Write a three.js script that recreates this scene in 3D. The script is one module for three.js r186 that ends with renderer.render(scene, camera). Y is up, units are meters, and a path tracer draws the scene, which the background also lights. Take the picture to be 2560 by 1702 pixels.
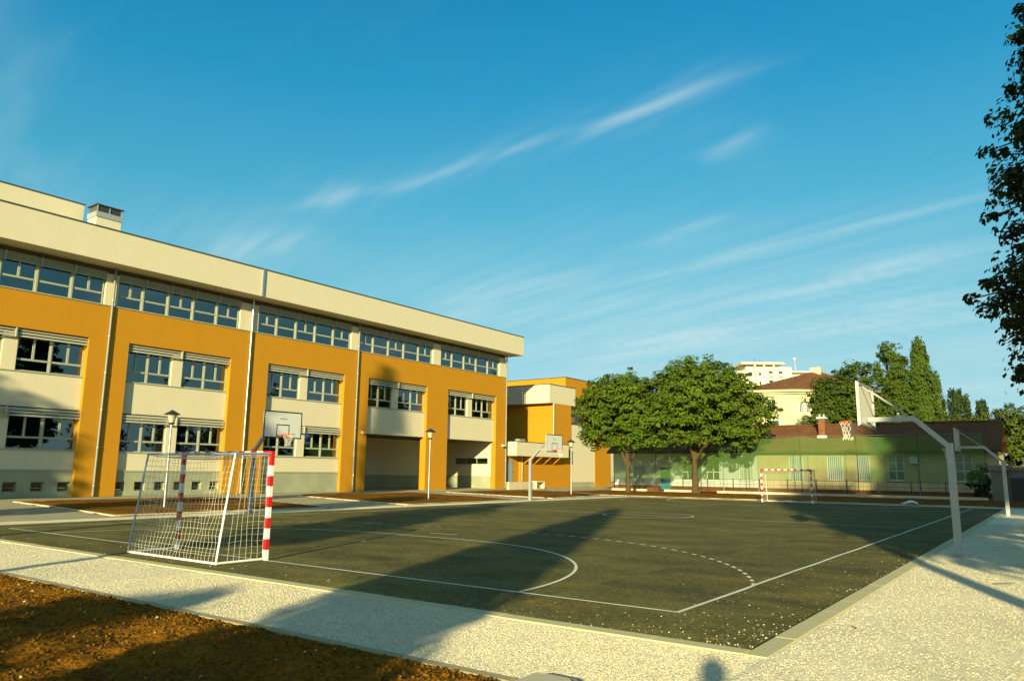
import * as THREE from 'three';
import { mergeGeometries } from 'three/addons/utils/BufferGeometryUtils.js';
import { MarchingCubes } from 'three/addons/objects/MarchingCubes.js';

// ------------------------------------------------------------------ camera, sky, sun, exposure
// plan coordinates: u = across the court (+ right), v = along the court (+ away), h = height  ->  three (u, h, -v)
const P3 = (u, v, h) => new THREE.Vector3(u, h, -v);
const scene = new THREE.Scene();
const camera = new THREE.PerspectiveCamera(48.74, 1024 / 680, 0.05, 4000);
{
  const yaw = -0.6249, pitch = 0.1722, roll = 0.0121;
  const fwd = P3(Math.sin(yaw) * Math.cos(pitch), Math.cos(yaw) * Math.cos(pitch), Math.sin(pitch));
  const right = P3(Math.cos(yaw), -Math.sin(yaw), 0);
  const up = new THREE.Vector3().crossVectors(right, fwd).normalize();
  const up2 = up.clone().multiplyScalar(Math.cos(roll)).addScaledVector(right, -Math.sin(roll));
  camera.position.copy(P3(14.11, -9.39, 1.746));
  camera.up.copy(up2);
  camera.lookAt(camera.position.clone().add(fwd));
}
const SUN = P3(0.373, -0.927, 0.2500).normalize();
const sun = new THREE.DirectionalLight(new THREE.Color().setRGB(1.0, 0.865, 0.50), 5.0);
sun.position.copy(SUN).multiplyScalar(150).add(new THREE.Vector3(-8, 0, -25));
sun.target.position.set(-8, 0, -25); scene.add(sun, sun.target);
sun.castShadow = true; sun.shadow.mapSize.set(4096, 4096); sun.shadow.radius = 1.8;
Object.assign(sun.shadow.camera, { left: -75, right: 75, top: 60, bottom: -60, near: 1, far: 420 });
const EXPOSURE = 1.9;
const renderer = new THREE.WebGLRenderer({ antialias: true });
renderer.setSize(1024, 680);
renderer.toneMapping = THREE.LinearToneMapping; renderer.toneMappingExposure = EXPOSURE;
renderer.shadowMap.enabled = true;

// ------------------------------------------------------------------ noise
let seed = 7;
const rnd = () => { seed = (seed + 0x6D2B79F5) | 0; let t = Math.imul(seed ^ (seed >>> 15), 1 | seed); t = (t + Math.imul(t ^ (t >>> 7), 61 | t)) ^ t; return ((t ^ (t >>> 14)) >>> 0) / 4294967296; };
const rr = (a, b) => a + (b - a) * rnd();
const hash2 = (x, y, s) => { let h = Math.imul(x, 374761393) ^ Math.imul(y, 668265263) ^ Math.imul(s, 974634777); h = Math.imul(h ^ (h >>> 13), 1274126177); return ((h ^ (h >>> 16)) >>> 0) / 4294967296; };
const smooth = (t) => t * t * (3 - 2 * t);
const clamp = (x, a, b) => Math.min(b, Math.max(a, x));
const sstep = (a, b, x) => smooth(clamp((x - a) / (b - a), 0, 1));
function vnoise(x, y, s = 0, per = 0) {
  const xi = Math.floor(x), yi = Math.floor(y), fx = smooth(x - xi), fy = smooth(y - yi);
  const w = (k) => per ? ((k % per) + per) % per : k;
  const a = hash2(w(xi), w(yi), s), b = hash2(w(xi + 1), w(yi), s), c = hash2(w(xi), w(yi + 1), s), d = hash2(w(xi + 1), w(yi + 1), s);
  return a + (b - a) * fx + (c - a) * fy + (a - b - c + d) * fx * fy;
}
function fbm(x, y, s = 0, oct = 4, per = 0) {
  let v = 0, a = 0.5, t = 0;
  for (let i = 0; i < oct; i++) { v += a * vnoise(x, y, s + i * 17, per); t += a; x *= 2; y *= 2; if (per) per *= 2; a *= 0.5; }
  return v / t;
}

// ------------------------------------------------------------------ sky (air and thin cirrus)
{
  const W = 2048, H = 1024, data = new Float32Array(W * H * 4);
  // seen colours (linear) by elevation in degrees
  const stops = [[-90, .40, .55, .52], [-1, .46, .68, .70], [1.5, .44, .70, .735], [6, .33, .66, .73], [12, .19, .56, .695], [20, .075, .42, .625], [28, .024, .305, .55], [36, .010, .225, .455], [60, .006, .15, .35], [90, .005, .12, .31]];
  const cyan = (el) => { let i = 0; while (i < stops.length - 2 && el > stops[i + 1][0]) i++; const a = stops[i], b = stops[i + 1], t = clamp((el - a[0]) / (b[0] - a[0]), 0, 1); return [1, 2, 3].map((k) => a[k] + (b[k] - a[k]) * t); };
  const streaks = [[-1.481, 1.589, -0.613, 1.576, 0.022, .30], [-2.005, 1.467, -1.481, 1.589, 0.044, .17], [-1.895, 1.507, -1.696, 1.481, 0.05, .15], [-2.638, 1.613, -2.147, 1.681, 0.119, .28], [-1.416, 2.839, -0.253, 2.613, 0.056, .42], [-1.022, 3.317, -0.137, 3.101, 0.119, .40], [-2.470, 3.713, -0.294, 4.177, 0.375, .42], [-0.898, 1.627, -0.539, 1.535, 0.048, .16], [-2.338, 2.650, -1.633, 2.669, 0.137, .25], [-0.688, 3.729, -0.181, 3.736, 0.097, .3], [-0.714, 1.938, -0.545, 1.832, 0.04, .2], [-1.157, 2.455, -0.847, 2.356, 0.06, .22], [-2.6, 2.9, -1.2, 3.3, 0.25, .2]];
  const sunH = Math.hypot(SUN.x, SUN.z), rightward = [0.93, -0.37];
  for (let j = 0; j < H; j++) {
    const el = (j + 0.5) / H * Math.PI - Math.PI / 2, y = Math.sin(el), c = Math.cos(el), base = cyan(el * 180 / Math.PI);
    for (let i = 0; i < W; i++) {
      const az = (i + 0.5) / W * 2 * Math.PI - Math.PI, x = Math.cos(az) * c, z = Math.sin(az) * c;
      const u = x, v = -z;
      let [r, g, b] = base;
      // the sky is deepest at right angles to the sun
      const cs = (x * SUN.x + z * SUN.z) / (sunH * Math.max(c, 1e-3)), f = 0.86 + 0.22 * cs * cs;
      r *= f * f; g *= f; b *= f;
      // whitish glow that air and haze scatter forward round the sun
      const ca = x * SUN.x + y * SUN.y + z * SUN.z, glow = y > -0.02 ? 0.38 * Math.pow(Math.max(0, 0.5 + 0.5 * ca), 5) + 0.7 * Math.pow(Math.max(0, ca), 24) : 0;
      r += glow * 1.0; g += glow * 0.95; b += glow * 0.72;
      if (y > 0) {
        // cirrus on a high sheet: streaks run along the u axis, feathered
        const k = 1 / (y + 0.06), px = u * k, pv = v * k;
        const wv = pv + 0.16 * px + 0.25 * (fbm(px * 0.5 + 3, pv * 0.5, 5, 3) - 0.5);
        const big = sstep(0.36, 0.70, fbm(px * 0.30 + 11, pv * 0.42 + 4, 21, 3));
        const fib = fbm(px * 0.55 + 7, wv * 3.2, 31, 5), fine = fbm(px * 2.2, wv * 9, 41, 4);
        let cl = big * sstep(0.40, 0.85, fib * 0.75 + fine * 0.3) * 0.72;
        // the single feathered streaks
        const jit = 0.16 * (fbm(px * 1.3, pv * 0.9, 51, 3) - 0.5);
        for (const [ax, av, bx2, bv, w, st] of streaks) {
          const ex = bx2 - ax, ev = bv - av, L = Math.hypot(ex, ev), tt = ((px - ax) * ex + (pv - av) * ev) / (L * L);
          if (tt < -0.5 || tt > 1.5) continue;
          const d = ((px - ax) * -ev + (pv - av) * ex) / L + jit * (0.3 + w * 3) + 0.25 * w * (fbm(px * 7, pv * 7, 55, 3) - 0.5), ww = w * (0.45 + 0.7 * fbm(px * 1.7 + ax * 5, pv * 0.7, 61, 2)), fz = 0.18 + 0.82 * sstep(0.25, 0.75, fbm(px * 3 + av, wv * 26 + px * 3, 71, 5));
          const along = sstep(-0.35, 0.35, tt) * (1 - sstep(0.6, 1.4, tt));
          cl += st * along * (Math.exp(-(d * d) / (ww * ww)) * (0.12 + 0.95 * fz) + 0.55 * Math.exp(-(d * d) / (ww * ww * 14)) * fz);
        }
        cl = clamp(cl, 0, 0.8) * sstep(0.0, 0.08, y);
        const t = cl * 0.8;
        r += (0.62 - r) * t; g += (0.80 - g) * t; b += (0.82 - b) * t;
      }
      const o = (j * W + i) * 4;
      data[o] = r / EXPOSURE; data[o + 1] = g / EXPOSURE; data[o + 2] = b / EXPOSURE; data[o + 3] = 1;
    }
  }
  const t = new THREE.DataTexture(data, W, H, THREE.RGBAFormat, THREE.FloatType);
  t.mapping = THREE.EquirectangularReflectionMapping; t.magFilter = t.minFilter = THREE.LinearFilter; t.wrapS = THREE.RepeatWrapping; t.needsUpdate = true;
  scene.background = t; scene.environment = t;
}

// ------------------------------------------------------------------ textures and materials
function tex(n, fn, { srgb = false, rep = 1 } = {}) {
  const d = new Uint8Array(n * n * 4);
  for (let y = 0; y < n; y++) for (let x = 0; x < n; x++) {
    const c = fn(x / n, y / n, x, y), o = (y * n + x) * 4;
    if (Array.isArray(c)) { for (let k = 0; k < 3; k++) d[o + k] = clamp(c[k] * 255, 0, 255); } else d[o] = d[o + 1] = d[o + 2] = clamp(c * 255, 0, 255);
    d[o + 3] = 255;
  }
  const t = new THREE.DataTexture(d, n, n); t.wrapS = t.wrapT = THREE.RepeatWrapping; t.magFilter = THREE.LinearFilter; t.minFilter = THREE.LinearMipmapLinearFilter; t.generateMipmaps = true;
  if (srgb) t.colorSpace = THREE.SRGBColorSpace; t.repeat.set(rep, rep); t.needsUpdate = true; return t;
}
const lin = (r, g, b) => new THREE.Color().setRGB(r, g, b);
const std = (c, o = {}) => new THREE.MeshStandardMaterial({ color: Array.isArray(c) ? lin(...c) : c, roughness: 0.9, ...o });
const matte = (c, o = {}) => new THREE.MeshPhysicalMaterial({ color: lin(...c), roughness: 1, specularIntensity: 0.15, ...o });
// multiplicative grain maps (linear data, near 1)
const stuccoMap = tex(512, (x, y, i, j) => 0.93 + 0.05 * (fbm(x * 6, y * 6, 3, 4, 6) - 0.5) + 0.05 * (hash2(i, j, 4) - 0.5) + 0.03 * (fbm(x * 40, y * 3, 9, 2, 3) - 0.5), { rep: 0.2 });
const stuccoBump = tex(512, (x, y) => fbm(x * 64, y * 64, 8, 3, 64), { rep: 0.5 });
const concMap = tex(512, (x, y, i, j) => 0.80 + 0.26 * (fbm(x * 5, y * 5, 13, 5, 5) - 0.5) + 0.10 * (hash2(i, j, 14) - 0.5), { rep: 0.25 });
const asphMap = tex(1024, (x, y, i, j) => { const f = fbm(x * 8, y * 14, 23, 5, 14), h = hash2(i, j, 24), g = vnoise(x * 256, y * 256, 25, 256); return 0.52 + 0.50 * (f - 0.5) + 0.46 * (g - 0.5) + (h > 0.985 ? 0.35 : 0) + 0.12 * (h - 0.5); }, { rep: 0.125 });
const asphBump = tex(512, (x, y) => vnoise(x * 128, y * 128, 33, 128) * 0.6 + 0.4 * vnoise(x * 256, y * 256, 34, 256), { rep: 0.4 });
const gravMap = tex(1024, (x, y, i, j) => { const g = vnoise(x * 300, y * 300, 43, 300), h = vnoise(x * 512, y * 512, 44, 512), f = fbm(x * 6, y * 6, 45, 4, 6); return 0.84 + 0.16 * (g - 0.5) + 0.22 * (h - 0.5) + 0.14 * (f - 0.5) - (hash2(i >> 1, j >> 1, 46) > 0.985 ? 0.3 : 0); }, { rep: 0.2 });
const gravBump = tex(1024, (x, y) => 0.5 * vnoise(x * 400, y * 400, 53, 400) + 0.5 * vnoise(x * 250, y * 250, 54, 250), { rep: 0.2 });
const soilMap = tex(1024, (x, y, i, j) => { const f = fbm(x * 8, y * 8, 63, 6, 8), h = hash2(i, j, 64), g = vnoise(x * 170, y * 170, 65, 170); const l = 0.55 + 0.55 * (f - 0.5) + 0.4 * (g - 0.5) + (h > 0.992 ? 0.3 : 0); return [l, l * (0.96 + 0.06 * f), l * (0.92 + 0.1 * f)]; }, { rep: 0.25 });
const soilBump = tex(512, (x, y) => fbm(x * 40, y * 40, 73, 4, 40), { rep: 0.5 });
const tileMap = tex(512, (x, y, i, j) => 0.62 + 0.5 * (fbm(x * 30, y * 30, 83, 3, 30) - 0.5) + 0.3 * (fbm(x * 5, y * 5, 84, 3, 5) - 0.5), { rep: 0.2 });
const barkMap = tex(256, (x, y) => 0.6 + 0.6 * (fbm(x * 24, y * 5, 93, 4, 5) - 0.5), { rep: 1 });
const metalMap = tex(256, (x, y, i, j) => 0.85 + 0.2 * (fbm(x * 10, y * 10, 95, 4, 10) - 0.5) + 0.05 * (hash2(i, j, 3) - 0.5), { rep: 1 });

const M = {
  orange: matte([0.505, 0.236, 0.016], { map: stuccoMap, bumpMap: stuccoBump, bumpScale: 0.004 }),
  cream: std([0.66, 0.595, 0.39], { map: stuccoMap, bumpMap: stuccoBump, bumpScale: 0.004 }),
  plinth: std([0.37, 0.39, 0.24], { map: concMap, bumpMap: stuccoBump, bumpScale: 0.004 }),
  soffit: std([0.13, 0.095, 0.04], { map: stuccoMap }),  // brown, darkened so the colour itself carries deep shade under the cornice
  interior: std([0.20, 0.20, 0.17]), floorIn: std([0.05, 0.04, 0.03], { roughness: 0.5 }),
  coping: std([0.12, 0.13, 0.12], { roughness: 0.5, metalness: 0.6 }),
  frame: std([0.34, 0.35, 0.25], { roughness: 0.5 }),
  slat: std([0.36, 0.36, 0.25], { roughness: 0.6 }),
  bracket: std([0.10, 0.11, 0.11], { roughness: 0.6, metalness: 0.4 }),
  glass: new THREE.MeshPhysicalMaterial({ color: lin(0.16, 0.46, 0.52), transmission: 1, thickness: 0, roughness: 0.0, ior: 2.3, specularColor: lin(0.55, 1.0, 0.9) }),
  glassFar: new THREE.MeshPhysicalMaterial({ color: lin(0.03, 0.04, 0.04), roughness: 0.05, ior: 1.8 }),
  pipe: std([0.56, 0.58, 0.56], { roughness: 0.32, metalness: 0.85, map: metalMap }),
  pipeGrey: std([0.27, 0.29, 0.25], { roughness: 0.6, metalness: 0.3, map: metalMap }),
  galv: std([0.42, 0.44, 0.42], { roughness: 0.5, metalness: 0.35, map: metalMap }),
  white: std([0.78, 0.78, 0.68], { roughness: 0.55 }),
  red: std([0.58, 0.012, 0.012], { roughness: 0.45 }),
  blueGrey: std([0.30, 0.40, 0.44], { roughness: 0.5, metalness: 0.3 }),
  net: std([0.60, 0.58, 0.46], { roughness: 0.9 }),
  rimRed: std([0.62, 0.06, 0.02], { roughness: 0.45 }),
  black: std([0.015, 0.015, 0.015], { roughness: 0.6 }),
  asphalt: matte([0.245, 0.213, 0.045], { map: asphMap, bumpMap: asphBump, bumpScale: 0.006, roughness: 0.95, specularIntensity: 0.4, vertexColors: true }),
  line: std([0.82, 0.82, 0.60], { map: concMap, roughness: 0.8 }),
  gravel: std([0.90, 0.80, 0.50], { map: gravMap, bumpMap: gravBump, bumpScale: 0.012, vertexColors: true }),
  stone: std([0.56, 0.50, 0.33], { roughness: 0.95 }),
  kerb: std([0.60, 0.54, 0.27], { map: concMap, bumpMap: stuccoBump, bumpScale: 0.003 }),
  kerbSoil: std([0.40, 0.33, 0.16], { map: concMap }),
  kerbPale: std([0.64, 0.56, 0.35], { map: concMap }),
  concrete: std([0.40, 0.36, 0.19], { map: concMap, bumpMap: stuccoBump, bumpScale: 0.003 }),
  soil: matte([0.31, 0.132, 0.006], { map: soilMap, bumpMap: soilBump, bumpScale: 0.03 }),
  clod: matte([0.17, 0.075, 0.005], { roughness: 1 }),
  earth: std([0.16, 0.13, 0.06], { map: soilMap }),
  tile: std([0.17, 0.066, 0.014], { map: tileMap }),
  brick: std([0.30, 0.11, 0.03], { map: tileMap }),
  oldWall: std([0.62, 0.54, 0.26], { map: concMap }), oldWhite: std([0.70, 0.80, 0.66], { map: concMap }),
  houseWall: std([0.66, 0.57, 0.34], { map: concMap }), towerWall: std([0.74, 0.68, 0.46], { map: stuccoMap }),
  bark: std([0.115, 0.078, 0.026], { map: barkMap, roughness: 1 }),
  iron: std([0.035, 0.035, 0.03], { roughness: 0.6, metalness: 0.4 }),
  stoneWall: std([0.22, 0.20, 0.16], { map: concMap, bumpMap: soilBump, bumpScale: 0.05 }),
};
const leafMat = () => new THREE.MeshPhysicalMaterial({ color: 0xffffff, vertexColors: true, roughness: 0.85, transmission: 0.25, thickness: 0, side: THREE.DoubleSide, specularIntensity: 0.3 });
M.leaf = leafMat();

// ------------------------------------------------------------------ helpers
const taken = {};
function numbered(n) { if (!(n in taken)) { taken[n] = 0; return n; } taken[n]++; return n + '_' + String(taken[n]).padStart(3, '0'); }
function tag(o, label, category, group, kind) { o.userData = { ...o.userData, label, category }; if (group) o.userData.group = group; if (kind) o.userData.kind = kind; return o; }
function thing(name, label, category, group) { const g = new THREE.Group(); g.name = numbered(name); tag(g, label, category, group); scene.add(g); return g; }
function mesh(name, geos, mat, parent) { const g = Array.isArray(geos) ? (geos.length > 1 ? mergeGeometries(geos) : geos[0]) : geos; const m = new THREE.Mesh(g, mat); m.name = parent ? name : numbered(name); m.castShadow = m.receiveShadow = true; (parent || scene).add(m); return m; }
function struct(name, geos, mat, label) { const m = mesh(name, geos, mat); m.userData.kind = 'structure'; if (label) m.userData.label = label; return m; }
function setGeo(pos, idx, uv, col) { const g = new THREE.BufferGeometry(); g.setAttribute('position', new THREE.Float32BufferAttribute(pos, 3)); if (uv) g.setAttribute('uv', new THREE.Float32BufferAttribute(uv, 2)); if (col) g.setAttribute('color', new THREE.Float32BufferAttribute(col, 3)); if (idx) g.setIndex(idx); g.computeVertexNormals(); return g; }
// box with uv in metres; plan coordinates
function bx(u0, u1, v0, v1, h0, h1) {
  const g = new THREE.BoxGeometry(Math.abs(u1 - u0), Math.abs(h1 - h0), Math.abs(v1 - v0)); g.translate((u0 + u1) / 2, (h0 + h1) / 2, -(v0 + v1) / 2); return metreUV(g);
}
function metreUV(g) {
  const p = g.attributes.position, n = g.attributes.normal, uv = new Float32Array(p.count * 2);
  for (let i = 0; i < p.count; i++) {
    const ax = Math.abs(n.getX(i)), ay = Math.abs(n.getY(i)), az = Math.abs(n.getZ(i));
    if (ax >= ay && ax >= az) { uv[2 * i] = p.getZ(i); uv[2 * i + 1] = p.getY(i); } else if (ay >= az) { uv[2 * i] = p.getX(i); uv[2 * i + 1] = p.getZ(i); } else { uv[2 * i] = p.getX(i); uv[2 * i + 1] = p.getY(i); }
  }
  g.setAttribute('uv', new THREE.BufferAttribute(uv, 2)); return g;
}
// bar of rectangular section between two points
function bar(a, b, w, d = w, upv = new THREE.Vector3(0, 1, 0)) {
  const dir = b.clone().sub(a), L = dir.length(); dir.normalize();
  let s = new THREE.Vector3().crossVectors(dir, upv); if (s.lengthSq() < 1e-6) s.crossVectors(dir, new THREE.Vector3(1, 0, 0)); s.normalize();
  const t = new THREE.Vector3().crossVectors(s, dir);
  const g = new THREE.BoxGeometry(w, L, d); g.applyMatrix4(new THREE.Matrix4().makeBasis(s, dir, t).setPosition(a.clone().add(b).multiplyScalar(0.5))); return metreUV(g);
}
function rod(a, b, r, r2 = r, n = 8) {
  const dir = b.clone().sub(a), L = dir.length(); const g = new THREE.CylinderGeometry(r2, r, L, n, 1);
  g.applyQuaternion(new THREE.Quaternion().setFromUnitVectors(new THREE.Vector3(0, 1, 0), dir.normalize())); g.translate((a.x + b.x) / 2, (a.y + b.y) / 2, (a.z + b.z) / 2); return g;
}
function poly(pts, h) { // flat polygon, plan points, faces up
  const s = new THREE.Shape(pts.map(([u, v]) => new THREE.Vector2(u, v))); const g = new THREE.ShapeGeometry(s); g.rotateX(-Math.PI / 2); g.translate(0, h, 0);
  const p = g.attributes.position, uv = g.attributes.uv; for (let i = 0; i < p.count; i++) uv.setXY(i, p.getX(i), p.getZ(i)); return g;
}
function slab(pts, h0, h1, bevel = 0) {
  const s = new THREE.Shape(pts.map(([u, v]) => new THREE.Vector2(u, v)));
  const g = new THREE.ExtrudeGeometry(s, { depth: h1 - h0 - bevel, bevelEnabled: bevel > 0, bevelThickness: bevel, bevelSize: bevel, bevelOffset: -bevel, bevelSegments: 1 });
  g.rotateX(-Math.PI / 2); g.translate(0, h0, 0); return metreUV(g);
}

// ------------------------------------------------------------------ ground
struct('ground', (() => { const g = new THREE.PlaneGeometry(3000, 3000, 1, 1); g.rotateX(-Math.PI / 2); g.translate(0, -0.12, 0); return metreUV(g); })(), M.earth, 'dry open ground around the school');
function sheet(u0, u1, v0, v1, step, hf, cf) {
  const nu = Math.max(1, Math.round((u1 - u0) / step)), nv = Math.max(1, Math.round((v1 - v0) / step)), pos = [], uv = [], col = [], idx = [];
  for (let j = 0; j <= nv; j++) for (let i = 0; i <= nu; i++) { const u = u0 + (u1 - u0) * i / nu, v = v0 + (v1 - v0) * j / nv; pos.push(u, hf(u, v), -v); uv.push(u, -v); if (cf) { const c = cf(u, v); if (Array.isArray(c)) col.push(...c); else col.push(c, c, c); } }
  for (let j = 0; j < nv; j++) for (let i = 0; i < nu; i++) { const a = j * (nu + 1) + i, b = a + 1, c = a + nu + 1, d = c + 1; idx.push(a, b, d, a, d, c); }
  return setGeo(pos, idx, uv, cf ? col : null);
}
// asphalt court with dust patches and tyre-like sweeps
const court = struct('asphalt_court', sheet(-11.4, 11.4, -1.45, 41.5, 0.25, () => 0, (u, v) => {
  const d = fbm(u * 0.35 + 5, v * 0.35, 101, 4), s = fbm(u * 0.25 + v * 0.05, v * 1.6, 103, 3), p = sstep(0.62, 0.8, fbm(u * 1.1, v * 1.1, 105, 4));
  const edge = Math.min(11.4 - u, v + 1.45), dust = sstep(0.55, 0.75, fbm(u * 2.2, v * 2.2, 107, 3)) * clamp(1 - edge / 2.2, 0, 1);
  const k = 0.82 + 0.34 * (d - 0.5) + 0.30 * (s - 0.5) + 0.16 * p; const br = sstep(0.5, 0.8, fbm(u * 0.9 + 40, v * 1.7, 109, 4)); return [k + 0.30 * dust + 0.22 * br, k + 0.27 * dust + 0.10 * br, k + 0.20 * dust - 0.02 * br];
}), M.asphalt, 'dark asphalt handball and basketball court');
const LW = 0.06, LH = 0.004;
const strip = (u0, v0, u1, v1, w = LW) => { const L = Math.hypot(u1 - u0, v1 - v0), nx = -(v1 - v0) / L * w / 2, ny = (u1 - u0) / L * w / 2; return poly([[u0 - nx, v0 - ny], [u1 - nx, v1 - ny], [u1 + nx, v1 + ny], [u0 + nx, v0 + ny]], LH); };
function arcPts(cu, cv, r, a0, a1, n) { return Array.from({ length: n + 1 }, (_, i) => { const a = a0 + (a1 - a0) * i / n; return [cu + r * Math.cos(a), cv + r * Math.sin(a)]; }); }
function ribbon(path, w = LW) {
  const pos = [], uv = [], idx = [];
  path.forEach((p, i) => { const a = path[Math.max(0, i - 1)], b = path[Math.min(path.length - 1, i + 1)], L = Math.hypot(b[0] - a[0], b[1] - a[1]) || 1, nx = -(b[1] - a[1]) / L * w / 2, ny = (b[0] - a[0]) / L * w / 2; pos.push(p[0] + nx, LH, -(p[1] + ny), p[0] - nx, LH, -(p[1] - ny)); uv.push(p[0] + nx, p[1] + ny, p[0] - nx, p[1] - ny); if (i) { const k = 2 * i; idx.push(k - 2, k - 1, k + 1, k - 2, k + 1, k); } });
  return setGeo(pos, idx, uv);
}
{
  const L = (n, g) => mesh(n, g, M.line, court);
  L('goal_line', strip(-10, 0, 10.0275, 0)); L('goal_line', strip(-10, 40, 10.0275, 40));
  L('side_line', ribbon(Array.from({ length: 81 }, (_, i) => [10 + (i && i < 80 ? 0.03 * (vnoise(i * 0.45, 3, 191) - 0.5) : 0), 0.03 + i * 39.94 / 80]))); L('side_line', strip(-10, 0.0275, -10, 39.9725));
  L('centre_line', strip(-9.97, 20, 9.97, 20)).position.y = 0.001;
  L('centre_circle', ribbon(arcPts(0, 20, 1.85, 0, Math.PI * 2, 72))).position.y = 0.003;
  for (const s of [1, -1]) {
    const f = (p) => s > 0 ? p : [p[0], 40 - p[1]];
    const six = [...arcPts(1.5, 0, 6, 0.005, Math.PI / 2, 40), ...arcPts(-1.5, 0, 6, Math.PI / 2, Math.PI - 0.005, 40)].map(f);
    L('six_metre_line', ribbon(six)).position.y = 0.002;
    L('seven_metre_mark', ribbon([[-0.5, 7], [0.5, 7]].map(f))).position.y = 0.002; L('four_metre_mark', ribbon([[-0.08, 4], [0.08, 4]].map(f))).position.y = 0.002;
    const a0 = Math.acos(8.5 / 9), nine = [...arcPts(1.5, 0, 9, a0, Math.PI / 2, 400), ...arcPts(-1.5, 0, 9, Math.PI / 2, Math.PI - a0, 400)];
    let acc = 0, cur = [nine[0]];
    for (let i = 1; i < nine.length; i++) { const d = Math.hypot(nine[i][0] - nine[i - 1][0], nine[i][1] - nine[i - 1][1]), k0 = Math.floor(acc / 0.225), k1 = Math.floor((acc + d) / 0.225); acc += d; if (k0 % 2 === 0) cur.push(nine[i]); if (k1 !== k0) { if (k0 % 2 === 0 && cur.length > 1) L('nine_metre_dash', ribbon(cur.map(f))).position.y = 0.002; cur = [nine[i]]; } }
  }
}
// concrete edging of the court, in lengths of one metre with open joints
function kerbRun(name, parentName, a, b, w, h, mat, label, piece = 1.0, gap = 0.004) {
  const g = new THREE.Group(); g.name = numbered(parentName); g.userData = { kind: 'structure', label }; scene.add(g);
  const L = Math.hypot(b[0] - a[0], b[1] - a[1]), n = Math.round(L / piece), du = (b[0] - a[0]) / L, dv = (b[1] - a[1]) / L;
  const geo = slab([[gap / 2, -w / 2], [L / n - gap / 2, -w / 2], [L / n - gap / 2, w / 2], [gap / 2, w / 2]], -0.1, h, 0.003);
  for (let i = 0; i < n; i++) { const m = mesh(name, geo, mat, g); const t = L * i / n; m.position.set(a[0] + du * t, rr(-0.0015, 0.0015), -(a[1] + dv * t)); m.rotation.y = Math.atan2(dv, du) + rr(-0.002, 0.002); }
  return g;
}
kerbRun('kerb_stone', 'court_kerb', [11.54, -1.7], [11.54, 41.5], 0.22, 0.004, M.kerb, 'flush concrete edging along the right side of the court');
kerbRun('kerb_stone', 'court_kerb', [-13.0, -1.58], [11.42, -1.58], 0.22, 0.004, M.kerb, 'flush concrete edging along the near end of the court');
kerbRun('kerb_stone', 'court_kerb', [-11.5, -1.4], [-11.5, 41.5], 0.15, 0.004, M.kerb, 'flush concrete edging along the school side of the court');
kerbRun('kerb_stone', 'court_kerb', [-11.6, 41.6], [11.6, 41.6], 0.15, 0.004, M.kerb, 'flush concrete edging along the far end of the court');
kerbRun('kerb_stone', 'soil_kerb', [-13.0, -3.83], [10.15, -3.83], 0.12, -0.004, M.kerbSoil, 'concrete edging between gravel and bare soil bed in front');
// gravel sheets
const gravC = (u, v) => { const d = fbm(u * 0.5, v * 0.5, 111, 4), e = fbm(u * 2.5, v * 2.5, 113, 3); return 0.92 + 0.28 * (d - 0.5) + 0.2 * (e - 0.5); };
const gravH = (u, v) => -0.022 + 0.022 * fbm(u * 1.4, v * 1.4, 115, 3);
const gravel = [
  struct('gravel_strip', sheet(-14, 11.66, -3.77, -1.69, 0.14, gravH, gravC), M.gravel, 'pale gravel strip along the near end of the court'),
  struct('gravel_strip', [sheet(11.65, 17.25, -14, 14, 0.14, gravH, gravC), sheet(17.25, 40, -14, 14, 0.4, gravH, gravC), sheet(11.65, 40, 14, 43, 0.3, gravH, gravC)], M.gravel, 'wide pale gravel area along the right side of the court'),
  struct('gravel_strip', sheet(10.2, 11.65, -14, -3.77, 0.14, gravH, gravC), M.gravel, 'pale gravel patch at the near right corner'),
  struct('gravel_strip', sheet(-12.9, -11.58, -1.6, 43, 0.3, gravH, gravC), M.gravel, 'narrow pale gravel strip along the school side of the court'),
  struct('gravel_strip', sheet(-11.58, 11.65, 41.68, 43, 0.3, gravH, gravC), M.gravel, 'narrow pale gravel strip behind the far goal'),
];
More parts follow.
